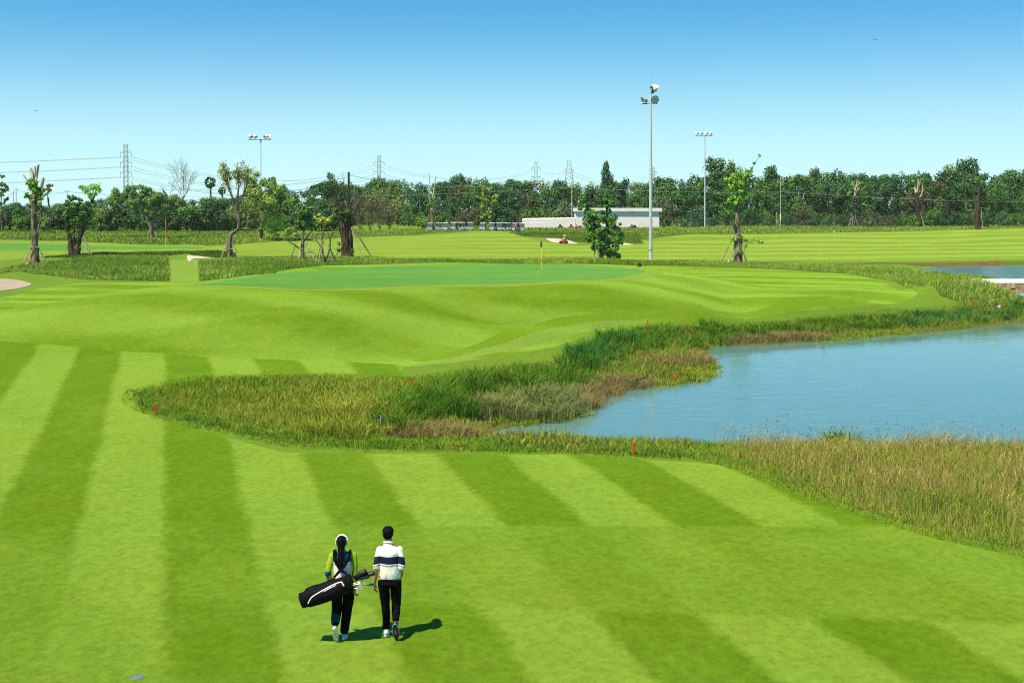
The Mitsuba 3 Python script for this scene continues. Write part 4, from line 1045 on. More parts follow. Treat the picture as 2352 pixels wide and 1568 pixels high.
# the thicket of bare branches right of the vine covered trunk
for k, (a, b, q, lab) in enumerate([(1470, 880, 3.0, 'leafless grey bush with long arching twigs right of the vine covered trunk'), (1560, 880, 3.2, 'leafless grey bush in the middle of the bare thicket'), (1650, 875, 3.4, 'leafless bush with fine upright twigs in the bare thicket'),
                                    (1740, 875, 3.2, 'leafless pale stemmed bush at the right end of the bare thicket'), (1120, 870, 2.6, 'leafless brown bush left of the vine covered trunk')]):
    staked_tree('bare_bush', lab, C2, (a, b), [[(a, b, .14), (a, b - 30, .12)]], fans=[(a, b - 20, dx, 1, q, .09, 5, .33) for dx in (-.5, -.15, .2, .55)], bark='bark', seed=360 + k, depth=300, blossoms=(0.15, 2, 0.3, OLV, 0.2) if k in (2, 3) else None)
staked_tree('bare_tree', 'leafless fan shaped tree on the skyline right of the umbrella tree', C1, (1680, 700), [[(1680, 700, .2), (1682, 580, .15)]], fans=[(1682, 580, dx, 1, 3.4, .09, 5, .35) for dx in (-.5, -.1, .3, .6)], bark='bark', seed=371, depth=330)


def palm(label, fr, a, b, foot, y0, q, seed, stops=DARKG):
    r = np.random.default_rng(seed)
    key = thing('palm_tree', label, 'palm')
    top, g = fr.at(a, b, y0), fr.at(a, foot, y0)
    g[2] = ground_z(g[0], y0) - 0.2
    scene[key + '__trunk'] = mikit.ply(tube([g, g * 0.5 + top * 0.5 + [0.2, 0, 0], top], [0.3, 0.24, 0.2], 8), 'bark', smooth=True)
    R = q * y0 / FOCAL * fr.o[2]
    V, Fc, C, k = [], [], [], 0
    for _ in range(46):
        d = r.normal(size=3)
        d[2] = d[2] * 0.9 + 0.25
        d /= np.linalg.norm(d)
        L = R * r.uniform(0.8, 1.05)
        stem_end = top + d * L * 0.55
        for j in range(11):      # a fan of leaflets at the end of each stalk
            e = d + r.normal(0, 0.45, 3)
            e /= np.linalg.norm(e)
            tip = stem_end + e * L * 0.5 + [0, 0, -0.12 * L]
            s = np.cross(e, r.normal(size=3))
            s *= 0.11 / np.linalg.norm(s)
            V += [stem_end, stem_end * 0.5 + tip * 0.5 + s, tip, stem_end * 0.5 + tip * 0.5 - s]
            Fc += [[k, k + 1, k + 2], [k, k + 2, k + 3]]
            C += [ramp(stops, np.array([r.random()]))[0]] * 4
            k += 4
    scene[key + '__crown'] = leaves([(np.array(V), np.array(Fc), np.array(C))])


palm('tall fan palm standing above the left skyline', C1, 1932, 425, 700, 300, 62, 381)
palm('small fan palm half hidden behind the twisted pale tree', C1, 2040, 500, 700, 320, 40, 382)

# ------------------------------------------------------------------ masts, pylons, wires
paint('steel', (0.62, 0.68, 0.70), 0.4, metallic=0.25)
paint('dark_steel', (0.05, 0.08, 0.09), 0.5)
paint('lattice_steel', (0.30, 0.36, 0.38), 0.6)
paint('lamp_white', (0.85, 0.86, 0.86), 0.35)
paint('lamp_glass', (0.28, 0.42, 0.44), 0.12)
paint('white_paint', (0.84, 0.84, 0.83), 0.55)
paint('red_paint', (0.62, 0.05, 0.015), 0.5)
paint('orange_paint', (0.8, 0.24, 0.02), 0.5)
paint('yellow_paint', (0.85, 0.72, 0.02), 0.45)
paint('navy', (0.012, 0.03, 0.075), 0.6)
paint('blue_flag', (0.02, 0.03, 0.30), 0.6)
paint('wire', (0.30, 0.36, 0.38), 0.6)
paint('concrete', (0.42, 0.42, 0.40), 0.8)
paint('rubber', (0.02, 0.02, 0.02), 0.8)
paint('mid_green_metal', (0.10, 0.19, 0.15), 0.5)


def revolve(profile, n=20):
    return trimesh.creation.revolve(np.array(profile, float), sections=n)


BOWL = revolve([(0.0, -0.36), (0.10, -0.36), (0.13, -0.28), (0.30, -0.16), (0.43, 0.02), (0.46, 0.03), (0.46, 0.07), (0.42, 0.07), (0.40, 0.03), (0.0, 0.0)], 22)
LENS = revolve([(0.0, 0.045), (0.25, 0.055), (0.405, 0.045), (0.405, 0.03), (0.0, 0.02)], 22)
SPOKES = join([tube([(0, 0, 0.065), (0.42 * math.cos(a), 0.42 * math.sin(a), 0.065)], 0.012, 5) for a in np.arange(6) * math.pi / 3])
GEAR = box(0, -0.25, -0.42, 0.26, 0.34, 0.2, bevel=0.02)


def floodlight(parent, at, aim, yoke_to, bowl='lamp_white'):
    """One lamp: bowl, lens with guard spokes, gear box and yoke."""
    z = np.asarray(aim, float) / np.linalg.norm(aim)
    x = np.cross([0, 0, 1.0], z)
    x /= np.linalg.norm(x)
    m = np.eye(4)
    m[:3, :3] = np.column_stack([x, np.cross(z, x), z])
    m[:3, 3] = at

    def put(mesh):
        q = mesh.copy()
        q.apply_transform(m)
        return q
    k = add('floodlight', mikit.ply(put(BOWL), bowl, smooth=35), parent)
    add('lens', mikit.ply(put(LENS), 'lamp_glass', smooth=35), k)
    add('guard', mikit.ply(put(SPOKES), 'dark_steel'), k)
    add('gear_box', mikit.ply(put(GEAR), 'dark_steel'), k)
    a = np.asarray(at, float)
    q = np.asarray(yoke_to, float)
    add('yoke', mikit.ply(join([tube([a + x * s * 0.5, (a + q) / 2 + x * s * 0.5, q + x * s * 0.1], 0.025, 6) for s in (-1, 1)]), 'dark_steel', smooth=40), k)


def mast(label, px, foot, top, depth, r0, r1):
    x = (px - MID) * depth / FOCAL
    z0 = ground_z(x, depth)
    z1 = EYE - (top - HORIZON) * depth / FOCAL
    key = thing('floodlight_mast', label, 'floodlight mast')
    add('pole', mikit.ply(tube([(x, depth, z0 - 0.3), (x, depth, z0 * 0.5 + z1 * 0.5), (x, depth, z1)], [r0, (r0 + r1) / 2, r1], 20), 'steel', smooth=40), key)
    add('base_plate', mikit.ply(join([box(x, depth, z0 + 0.05, 0.85, 0.85, 0.1, bevel=0.02)] + [tube([(x + a * 0.33, depth + b * 0.33, z0), (x + a * 0.33, depth + b * 0.33, z0 + 0.2)], 0.03, 6) for a in (-1, 1) for b in (-1, 1)]), 'steel'), key)
    add('collar', mikit.ply(revolve([(r0 * 0.97, 0), (r0 * 1.12, 0.02), (r0 * 1.12, 0.12), (r0 * 0.97, 0.14)]).apply_translation([x, depth, z0 + 1.4]), 'mid_green_metal'), key)
    return key, np.array([x, depth, z1])


d1 = on_ground(1494.5, 601)[1]
k1, t1 = mast('tallest grey floodlight mast, with a two level lamp head, behind the green', 1494.5, 601, 216, d1, 0.23, 0.14)
arm_z = t1[2] - 1.2
add('crossarm', mikit.ply(join([tube([t1 + [-1.05, 0, arm_z - t1[2]], t1 + [0.9, 0, arm_z - t1[2] + 0.06]], 0.055, 8), box(t1[0] - 0.75, t1[1], arm_z - 0.02, 0.55, 0.16, 0.1), box(t1[0] + 0.5, t1[1], arm_z + 0.02, 0.6, 0.16, 0.1)]), 'dark_steel'), k1)
add('bracket', mikit.ply(join([tube([t1, t1 + [0.15, 0, 0.15], t1 + [0.45, 0, 0.35]], 0.09, 8), tube([t1 + [0.2, 0, 0.1], t1 + [0.5, -0.1, 1.0]], 0.04, 6), box(t1[0] + 0.25, t1[1], t1[2] + 0.25, 0.35, 0.3, 0.3)]), 'dark_steel'), k1)
add('aerial', mikit.ply(tube([t1 + [0.08, 0, 0], t1 + [0.06, 0, 2.2]], 0.015, 5), 'lattice_steel'), k1)
floodlight(k1, t1 + [-0.95, -0.1, -0.72], (-0.9, -0.5, -0.35), t1 + [-0.62, 0, -1.2])
floodlight(k1, t1 + [0.52, -0.25, -0.66], (0.12, -1, -0.2), t1 + [0.5, 0, -1.15], 'mid_green_metal')
floodlight(k1, t1 + [0.36, 0.1, 0.85], (0.7, 0.8, -0.55), t1 + [0.3, 0, 0.3])
floodlight(k1, t1 + [0.72, 0.2, 0.72], (1, 0.35, -0.35), t1 + [0.5, 0, 0.35])
for lab_, px_, ft_, top_, dep_, r0_, xs_, aims_ in [
        ('thinner grey floodlight mast with four lamps in a row in front of the wood', 1619.0, 522, 312, on_ground(1619, 523)[1], 0.2, (-2.05, -0.95, 0.35, 1.55), ((-.7, .5, -.5), (-.6, .6, -.5), (-.2, .8, -.5), (.2, .85, -.5))),
        ('floodlight mast with four lamps rising behind the leafy trees at the left', 599.0, 540, 321, 254.0, 0.13, (-2.1, -1.2, 1.0, 1.75), ((-.8, .4, -.5), (-.9, .3, -.4), (.4, .8, -.5), (.8, .5, -.5)))]:
    kk, tt = mast(lab_, px_, ft_, top_, dep_, r0_, r0_ * 0.6)
    add('crossarm', mikit.ply(join([tube([tt + [xs_[0] - 0.2, 0, 0.05], tt + [xs_[3] + 0.2, 0, 0.1]], 0.06, 8), tube([tt + [0, 0, -0.6], tt + [0, 0, 0.1]], 0.12, 8)] + [box(tt[0] + q, tt[1], tt[2] + 0.06, 0.7, 0.2, 0.12) for q in xs_]), 'dark_steel'), kk)
    for q, am in zip(xs_, aims_):
        floodlight(kk, tt + [q, -0.1, 0.66], am, tt + [q, 0, 0.1])


def pylon(label, px, top, depth, w_top, w_foot, arms, arm_len, wide=False):
    x = (px - MID) * depth / FOCAL
    z1 = EYE - (top - HORIZON) * depth / FOCAL
    z0 = ground_z(x, depth) - 0.5
    key = thing('transmission_tower', label, 'transmission tower')
    n = 16
    zs = np.linspace(z0, z1, n)
    ws = np.interp(np.linspace(0, 1, n), [0, 1] if wide else [0, 0.35, 1], [w_foot, w_top] if wide else [w_foot, w_top * 1.3, w_top]) / 2
    r = 0.055 * depth / 700 * 1.6
    bars = []
    for sx, sy in ((-1, -1), (1, -1), (1, 1), (-1, 1)):
        bars.append(tube([(x + sx * w, depth + sy * w, z) for w, z in zip(ws, zs)], r * 1.3, 4, False))
    for k in range(n - 1):
        for (a, b), (c, d) in (((-1, -1), (1, -1)), ((1, -1), (1, 1)), ((-1, 1), (1, 1)), ((-1, -1), (-1, 1))):
            p, q = (x + a * ws[k], depth + b * ws[k], zs[k]), (x + c * ws[k + 1], depth + d * ws[k + 1], zs[k + 1])
            p2, q2 = (x + c * ws[k], depth + d * ws[k], zs[k]), (x + a * ws[k + 1], depth + b * ws[k + 1], zs[k + 1])
            bars += [tube([p, q], r * 0.7, 3, False), tube([p2, q2], r * 0.7, 3, False)]
    add('lattice_mast', mikit.ply(join(bars), 'lattice_steel'), key)
    ends = []
    for z in arms:
        zz = z1 - z
        b2 = []
        for s in (-1, 1):
            e = np.array([x + s * arm_len, depth, zz])
            b2 += [tube([(x + s * w_top * 0.4, depth - 0.5, zz + 3.0), e + [0, 0, 2.2]], r, 4, False), tube([(x + s * w_top * 0.4, depth + 0.5, zz + 1.5), e + [0, 0, 2.2]], r, 4, False)]
            ends.append(e - [0, 0, 0.4])
            add('insulator', mikit.ply(tube([e + [0, 0, 2.2], e - [0, 0, 0.4]], r * 1.6, 5), 'lattice_steel'), key)
        add('crossarm', mikit.ply(join(b2), 'lattice_steel'), key)
    return ends


def cable(a, b, sag, r, label, group):
    a, b = np.asarray(a, float), np.asarray(b, float)
    t = np.linspace(0, 1, 25)[:, None]
    p = a * (1 - t) + b * t
    p[:, 2] -= sag * 4 * (t * (1 - t))[:, 0]
    solid('power_cable', mikit.ply(tube(p, r, 5), 'wire', smooth=True), label, 'cable', group)


e1 = pylon('nearest lattice pylon with six drooping insulators, at the left', 289, 331, 700, 1.7, 4.6, (6.5, 12.0, 17.5), 3.0)
e2 = pylon('lattice pylon in the middle, rising from the skyline behind the bare thicket', 870.5, 356, 1050, 1.9, 5, (8, 15.5), 4.2)
e3 = pylon('slender lattice pylon above the wood, left one of the close pair', 1231, 370, 1300, 2.2, 6, (9, 18), 4.5)
e4 = pylon('wider tapering lattice pylon above the wood, right one of the close pair', 1307, 368, 1250, 2.6, 16, (11, 20), 4.0, True)
e5 = pylon('faint far lattice pylon just right of the tallest mast', 1501, 383, 1700, 2.4, 6, (9, 18), 4.8)
LV = ('upper', 'upper', 'middle', 'middle', 'lower', 'lower')
SD = ('left arm', 'right arm')
for i, e in enumerate(e1):
    left = np.array([-600.0, 620.0 + 6 * (i % 2), e[2] + 3.5])
    cable(left, e, 7.5, 0.075, f'{LV[i]} cable running left from the {SD[i % 2]} of the nearest pylon', 'cables left of the nearest pylon')
    cable(e, e2[min(i, 3)] + np.array([0, 0, -3.0 if i > 3 else 0]), 13, 0.075, f'{LV[i]} cable from the {SD[i % 2]} of the nearest pylon to the middle pylon', 'cables between the nearest and the middle pylon')
for i, e in enumerate(e2):
    cable(e, e3[i], 11, 0.09, ('upper', 'lower')[i // 2] + f' cable from the {SD[i % 2]} of the middle pylon to the close pair', 'cables between the middle pylon and the close pair')
for i, e in enumerate(e3):
    cable(e, e4[i], 3, 0.09, ('upper', 'lower')[i // 2] + f' cable between the {SD[i % 2]}s of the close pair of pylons', 'cables within the close pair of pylons')
for i, e in enumerate(e4):
    cable(e, e5[i], 13, 0.1, ('upper', 'lower')[i // 2] + f' cable from the {SD[i % 2]} of the tapering pylon to the far pylon', 'cables to the far pylon')


def utility_pole(label, px, top, depth, r=0.14, bsdf='concrete', cross=True, white=False):
    x = (px - MID) * depth / FOCAL
    z1 = EYE - (top - HORIZON) * depth / FOCAL
    z0 = ground_z(x, depth)
    key = thing('utility_pole', label, 'utility pole')
    add('pole', mikit.ply(tube([(x, depth, z0 - 0.3), (x, depth, z1)], [r * 1.15, r * 0.8], 8), bsdf, smooth=40), key)
    if cross:
        add('crossarm', mikit.ply(box(x, depth, z1 - (1.9 if white else 0.5), 1.7, 0.12, 0.12), bsdf), key)
        for s in (-0.75, 0.0, 0.75):
            add('insulator', mikit.ply(tube([(x + s, depth, z1 - (1.8 if white else 0.4)), (x + s, depth, z1 - (1.45 if white else 0.05))], 0.07, 6), 'lamp_white'), key)
    if white:
        add('marker_sleeve', mikit.ply(tube([(x, depth, z0 + 1.6), (x, depth, z0 + 3.6)], r * 1.35, 10), 'white_paint', smooth=40), key, 'white painted sleeve')
    return np.array([x, depth, z1])


scene['old_pole'] = {'type': 'twosided', 'bsdf': {'type': 'diffuse', 'reflectance': bark_tex((0.02, 0.025, 0.02), (0.06, 0.06, 0.045))}}
u0 = utility_pole('thick dark weathered pole standing behind the vine covered trunk', 801, 395, 235, 0.24, 'old_pole', False)
u1 = utility_pole('slim concrete pole above the white building', 1313.5, 425, 338)
u2 = utility_pole('tall slim pole with a white sleeve at its foot, right of the second mast', 1792.5, 403, 336, 0.11, 'concrete', True, True)
u3 = utility_pole('left one of two thin poles behind the first staked tree', 31, 438, 430, 0.16)
u4 = utility_pole('right one of two thin poles behind the first staked tree', 37, 432, 450, 0.16)
u5 = utility_pole('thin pole on the skyline behind the V shaped tree', 154, 436, 430, 0.16)
for s in (-0.75, 0.75):
    d = np.array([0, s, -0.6])
    cable([-45, 338, 9.9], u1 + d, 0.5, 0.03, ('nearer ' if s < 0 else 'farther ') + 'thin pale cable strung across the wood left of the slim concrete pole', 'cables across the wood, left span')
    cable(u1 + d, u2 + [0, s, -4.3], 0.6, 0.03, ('nearer ' if s < 0 else 'farther ') + 'thin pale cable strung across the wood between the two slim poles', 'cables across the wood, middle span')
    cable(u2 + [0, s, -4.3], [140, 345, 8.2], 0.5, 0.03, ('nearer ' if s < 0 else 'farther ') + 'thin pale cable strung across the wood right of the white sleeved pole', 'cables across the wood, right span')
    cable([-190, 470, 11.0 + s], u3 + d, 1.0, 0.04, ('nearer ' if s < 0 else 'farther ') + 'thin cable left of the two thin poles at the left edge', 'cables at the left edge')
    cable(u4 + d, u5 + d, 1.0, 0.04, ('nearer ' if s < 0 else 'farther ') + 'thin cable between the thin poles at the left', 'cables between the thin poles at the left')
    cable(u5 + d, [-80, 430, 10.5 + s], 1.2, 0.04, ('nearer ' if s < 0 else 'farther ') + 'thin cable right of the thin pole behind the V shaped tree', 'cables right of the thin pole')
cable(u0 + [0.1, 0, -0.6], [-10, 330, 12.5], 1.0, 0.05, 'dark cable running right from the thick weathered pole', None)
cable([-95, 330, 11.5], u0 + [-0.1, 0, -1.0], 1.0, 0.05, 'dark cable running left from the thick weathered pole', None)

# ------------------------------------------------------------------ the white building, wall and fence
def white_wall_color(p, n, uv):
    return mi.Color3f(0.84, 0.84, 0.83) * (0.95 + 0.07 * mikit.fbm(p.x * 0.6, p.y, p.z * 0.9, 3))


scene['render_white'] = {'type': 'twosided', 'bsdf': {'type': 'diffuse', 'reflectance': mikit.proc(white_wall_color)}}
YB = 328.0
sB = FOCAL / YB


def bx(px):
    return (px - MID) / sB


def bz(py):
    return EYE - (py - HORIZON) / sB


bk = thing('white_building', 'long white flat roofed building at the foot of the wood', 'building')
x0, x1 = bx(1322), bx(1514)
zb = 1.2
add('wall', mikit.ply(box((x0 + x1) / 2, YB + 4, (zb + bz(485.6)) / 2, x1 - x0, 8, bz(485.6) - zb), 'render_white'), bk)
add('roof', mikit.ply(box((x0 + x1) / 2 + 0.2, YB + 3.9, (bz(477.5) + bz(485.6)) / 2, x1 - x0 + 1.0, 9.0, bz(477.5) - bz(485.6), bevel=0.03), 'render_white'), bk)
add('roof_edge', mikit.ply(box((x0 + x1) / 2 + 0.2, YB + 3.9, bz(477.5) + 0.05, x1 - x0 + 1.1, 9.1, 0.08), 'concrete'), bk)
add('plinth', mikit.ply(box((x0 + x1) / 2, YB - 0.02, zb + 0.35, x1 - x0 + 0.06, 0.1, 0.6), 'concrete'), bk)
add('door', mikit.ply(box(bx(1340), YB - 0.02, zb + 1.5, 1.0, 0.08, 2.1), 'steel'), bk)
wk = thing('boundary_wall', 'low white wall joining the left side of the white building', 'wall')
w0, w1 = bx(1199.5), bx(1321.5)
v_ = trimesh.Trimesh(*[np.array(q) for q in ([(w0, YB - 0.15, 0.8), (w1, YB - 0.15, 0.8), (w1, YB - 0.15, bz(501.5)), (w0, YB - 0.15, bz(503.2)), (w0, YB + 0.15, 0.8), (w1, YB + 0.15, 0.8), (w1, YB + 0.15, bz(501.5)), (w0, YB + 0.15, bz(503.2))],
                     [(0, 1, 2), (0, 2, 3), (5, 4, 7), (5, 7, 6), (4, 0, 3), (4, 3, 7), (1, 5, 6), (1, 6, 2), (3, 2, 6), (3, 6, 7)])], process=False)
add('panel', mikit.ply(v_, 'render_white'), wk)
add('coping', mikit.ply(tube([(w0 - 0.05, YB, bz(503.2) + 0.04), (w1, YB, bz(501.5) + 0.04)], 0.19, 4), 'render_white'), wk)
rk = thing('white_railing', 'low white railing in front of the low white wall', 'railing')
for q in (1213, 1220, 1228, 1236, 1244, 1250):
    add('post', mikit.ply(tube([(bx(q), YB - 1.5, 1.2), (bx(q), YB - 1.5, bz(512.5))], 0.05, 6), 'white_paint'), rk)
add('rail', mikit.ply(tube([(bx(1213), YB - 1.5, bz(512.6)), (bx(1250), YB - 1.5, bz(512.6))], 0.05, 6), 'white_paint'), rk)
fk = thing('chain_link_fence', 'dark chain link fence along the foot of the wood at the right', 'fence')
fpx = [1530, 1556, 1582, 1604, 1632, 1660, 1690, 1722, 1755, 1788, 1822, 1855, 1888, 1920, 1955, 1990, 2025, 2060]
YF = 331.0
fx = [(q - MID) * YF / FOCAL for q in fpx]
for k, q in enumerate(fx):
    z = ground_z(q, YF)
    add('post', mikit.ply(tube([(q, YF, z - 0.2), (q, YF, z + (3.2 if k in (3, 6, 10, 14) else 2.2))], 0.06, 6), 'dark_steel'), fk)
zt = [ground_z(q, YF) for q in fx]
add('top_rail', mikit.ply(tube([(q, YF, z + 2.1) for q, z in zip(fx, zt)], 0.03, 5), 'dark_steel'), fk)
mesh_w = []
for k in range(len(fx) - 1):
    n = 14
    for i in range(n):
        for s in (0, 1):
            a, b = (i / n, (i + 3) / n) if s else ((i + 3) / n, i / n)
            a, b = min(a, 1), min(b, 1)
            mesh_w.append(tube([(fx[k] + (fx[k + 1] - fx[k]) * a, YF, zt[k] + 0.05), (fx[k] + (fx[k + 1] - fx[k]) * b, YF, zt[k] + 2.05)], 0.012, 3, False))
add('chain_link', mikit.ply(join(mesh_w), 'dark_steel'), fk, kind='stuff')

# ------------------------------------------------------------------ golf carts
paint('cart_body', (0.34, 0.46, 0.52), 0.3)
paint('cart_screen', (0.10, 0.16, 0.18), 0.15)
paint('seat_vinyl', (0.10, 0.10, 0.10), 0.5)


def torus_wheel(cx, cy, cz, r, w):
    m = revolve([(0, -w / 2), (r * 0.55, -w / 2), (r * 0.6, -w * 0.3), (r * 0.85, -w / 2), (r, -w * 0.3), (r, w * 0.3), (r * 0.85, w / 2), (r * 0.6, w * 0.3), (r * 0.55, w / 2), (0, w / 2)], 14)
    m.apply_transform(trimesh.transformations.rotation_matrix(math.pi / 2, [0, 1, 0]))
    m.apply_translation([cx, cy, cz])
    return m


cart_parts = {
    'body': mikit.ply(join([box(0, -0.75, 0.55, 1.15, 0.75, 0.5, bevel=0.08), box(0, 0.75, 0.55, 1.15, 0.85, 0.45, bevel=0.06), box(0, 0, 0.32, 1.1, 2.2, 0.12, bevel=0.02)]), 'cart_body', smooth=30),
    'roof': mikit.ply(join([box(0, 0.05, 1.83, 1.22, 1.75, 0.09, bevel=0.03), box(0, 0.05, 1.775, 1.14, 1.65, 0.03)]), 'white_paint', smooth=30),
    'windscreen': mikit.ply(box(0, -0.78, 1.3, 1.08, 0.02, 0.9), 'cart_screen'),
    'seat': mikit.ply(join([box(0, 0.3, 0.82, 1.05, 0.5, 0.14, bevel=0.03), box(0, 0.55, 1.1, 1.05, 0.12, 0.45, bevel=0.03)]), 'seat_vinyl', smooth=30),
    'frame': mikit.ply(join([tube([(sx * 0.55, -0.78, 0.75), (sx * 0.55, -0.72, 1.78)], 0.025, 6) for sx in (-1, 1)] + [tube([(sx * 0.55, 0.85, 0.75), (sx * 0.55, 0.8, 1.78)], 0.025, 6) for sx in (-1, 1)]), 'dark_steel')}
wheel_ply = [mikit.ply(torus_wheel(sx * 0.5, sy, 0.23, 0.23, 0.18), 'rubber', smooth=40) for sx in (-1, 1) for sy in (-0.8, 0.8)]
cart_px = [988, 1008.5, 1023.5, 1043, 1061, 1080, 1110, 1131, 1147, 1165, 1184, 1199]
LAB = {0: 'first golf cart from the left, behind the tree with two bare stems', 1: 'second golf cart from the left in the row by the wood', 2: 'third golf cart from the left in the row by the wood', 3: 'fourth golf cart from the left, in the middle of the left group',
       4: 'fifth golf cart from the left in the row by the wood', 5: 'golf cart at the right end of the left group of six', 6: 'golf cart just left of the columnar tree', 7: 'golf cart hidden behind the columnar tree', 8: 'golf cart just right of the columnar tree',
       9: 'golf cart second to the right of the columnar tree', 10: 'golf cart behind the person in red', 11: 'golf cart at the left end of the low white wall'}
for i, px in enumerate(cart_px):
    y = 286.0 + 1.3 * math.sin(i * 2.3)
    x = (px - MID) * y / FOCAL
    z = ground_z(x, y)
    key = thing('golf_cart', LAB[i], 'golf cart', 'golf carts parked in a row')
    to = T().translate([x, y, z]).rotate([0, 0, 1], 12 * math.sin(i * 1.7) + (25 if i in (4, 9) else 0))
    for nm, sh in cart_parts.items():
        scene[f'{key}__{nm}'] = {**sh, 'to_world': to}
    for j, sh in enumerate(wheel_ply):
        scene[f'{key}__wheel' + (f'_{j:03d}' if j else '')] = {**sh, 'to_world': to}

# ------------------------------------------------------------------ stakes, flags and small things of the course
def stake(px, foot, top, label, name='hazard_stake', bsdf='red_paint', cat='stake', w=0.055, group=None, round_=False):
    p = on_ground(px, foot)
    h = (foot - top) * p[1] / FOCAL
    tip = 0.03
    m = join([box(p[0], p[1], p[2] + h / 2 - 0.1, w, w, h + 0.2 - tip, bevel=0.006), trimesh.convex.convex_hull(np.array([[p[0] + a * w / 2, p[1] + b * w / 2, p[2] + h - tip] for a in (-1, 1) for b in (-1, 1)] + [[p[0], p[1], p[2] + h]]))])
    if round_:
        m = tube([(p[0], p[1], p[2] - 0.1), (p[0], p[1], p[2] + h)], w / 2, 10)
    solid(name, mikit.ply(m, bsdf), label, cat, group)


stake(357, 952, 925, 'red stake at the left end of the overgrown pond bank')
stake(946.5, 893, 868, 'red stake in the grass behind the big dark reed clump')
stake(1302, 803, 785, 'red stake at the edge of the apron above the bend of the bank')
stake(1487, 749, 734, 'red stake at the foot of the apron left of the far bank')
stake(1322, 832, 815, 'red stake half hidden in the deep green reeds')
stake(1553, 876, 852, 'red stake standing at the water line of the pond corner')
stake(1455, 1046, 1013, 'nearest red stake, on the grass strip before the pond')
stake(153, 643, 629, 'red stake below the left block of long grass')
stake(384, 648, 633, 'red stake at the lower right corner of the left block of long grass')
stake(1480.5, 615, 603, 'red stake just left of the foot of the tallest mast')
stake(1524.5, 603, 597.5, 'small far red stake right of the foot of the tallest mast')
stake(1597.5, 618, 606, 'red stake at the back edge of the apron right of the tallest mast')
stake(2235, 702, 688, 'red stake on the bank left of the small white flag')
stake(1594, 880, 874, 'short pink white peg at the water line right of the red water stake', 'marker_peg', 'white_paint', 'peg', 0.04)
stake(1916.5, 535, 528.5, 'white marker post on the far fairway', 'marker_post', 'white_paint', 'marker post', 0.12)
stake(1721.5, 530, 526.5, 'small yellow tee marker in the far rough', 'tee_marker', 'yellow_paint', 'marker', 0.3)


def flag_on_stick(label, px, foot, top, flag_bsdf, stick_bsdf, w, side, name='marker_flag', r=0.012):
    p = on_ground(px, foot)
    s = p[1] / FOCAL
    h = (foot - top) * s
    key = thing(name, label, 'flag')
    add('stick', mikit.ply(tube([(p[0], p[1], p[2] - 0.1), (p[0], p[1], p[2] + h)], r, 6), stick_bsdf), key)
    t = np.linspace(0, 1, 6)
    pts = []
    for u in t:
        wv = 0.06 * w * math.sin(u * 6)
        pts += [(p[0] + side * u * w, p[1] + wv, p[2] + h - u * w * 0.5), (p[0] + side * u * w, p[1] + wv, p[2] + h - w * 0.95 + u * w * 0.25)]
    pts = np.array(pts)
    k = np.arange(5)[:, None] * 2
    f = np.vstack([k + [0, 1, 3], k + [0, 3, 2]])
    m = join([trimesh.Trimesh(pts, f, process=False), trimesh.Trimesh(pts + [0, 0.006, 0], f[:, ::-1], process=False)])
    add('cloth', mikit.ply(m, flag_bsdf), key)


flag_on_stick('small blue flag on a wooden stick in the reeds left of the pond', 874, 1006, 953, 'blue_flag', 'pole_wood', 0.13, -1)
flag_on_stick('small white flag on the bank below the stone bridge', 2298, 716, 699, 'white_paint', 'pole_wood', 0.22, -1)
flag_on_stick('tiny orange flag on the fairway edge near the tall straw grass', 1568, 1074, 1061, 'orange_paint', 'wire', 0.075, 1, 'marker_flag', 0.004)


def golf_flag(label, px, foot, top, pole_bsdf, cloth_bsdf, drop, wide, lower=None):
    p = on_ground(px, foot)
    s = p[1] / FOCAL
    h = (foot - top) * s
    key = thing('flagstick', label, 'flagstick')
    add('pole', mikit.ply(tube([(p[0], p[1], p[2] - 0.05), (p[0], p[1], p[2] + h)], 0.022 if not lower else 0.05, 8), pole_bsdf, smooth=40), key)
    # the cloth hangs down in folds
    n, rows_ = 9, 8
    V = []
    for i in range(rows_):
        u = i / (rows_ - 1)
        for j in range(n):
            q = j / (n - 1)
            V.append((p[0] - wide * (q - 0.2) * (0.55 + 0.45 * u) * (1 - 0.35 * u * q), p[1] + 0.06 * math.sin(q * 14 + u), p[2] + h - 0.02 - u * drop - q * 0.12))
    F = [(i * n + j, i * n + j + 1, (i + 1) * n + j + 1) for i in range(rows_ - 1) for j in range(n - 1)] + [(i * n + j, (i + 1) * n + j + 1, (i + 1) * n + j) for i in range(rows_ - 1) for j in range(n - 1)]
    V, F = np.array(V), np.array(F)
    add('flag', mikit.ply(join([trimesh.Trimesh(V, F, process=False), trimesh.Trimesh(V + [0, 0.008, 0], F[:, ::-1], process=False)]), cloth_bsdf, smooth=True), key)
    if lower:
        add('lower_pole', mikit.ply(tube([(p[0], p[1], p[2]), (p[0], p[1], p[2] + h * 0.33)], 0.056, 8), lower), key, 'yellow lower part of the pole')
    return p


fp = golf_flag('yellow flagstick with a limp navy flag on the large putting green', 1244.5, 621, 549.5, 'yellow_paint', 'navy', 0.5, 0.2)
golf_flag('orange flagstick on the far left green', 381, 566, 502, 'orange_paint', 'orange_paint', 0.9, 0.3, 'yellow_paint')
cup = solid('hole_cup', mikit.ply(revolve([(0.0, 0.012), (0.054, 0.012), (0.06, 0.02), (0.06, 0.026), (0.0, 0.022)]).apply_translation(fp), 'rubber'), 'dark hole cup at the foot of the yellow flagstick', 'hole')
bp = on_ground(1238, 626.5)
solid('golf_ball', mikit.ply(trimesh.creation.icosphere(2, 0.032).apply_translation(bp + [0, 0, 0.05]), 'white_paint', smooth=True), 'white golf ball lying on the putting green near the yellow flagstick', 'golf ball')
sp = on_ground(315, 1556)
sk = thing('sprinkler_cover', 'round grey green sprinkler cover in the turf at the bottom left', 'sprinkler cover')
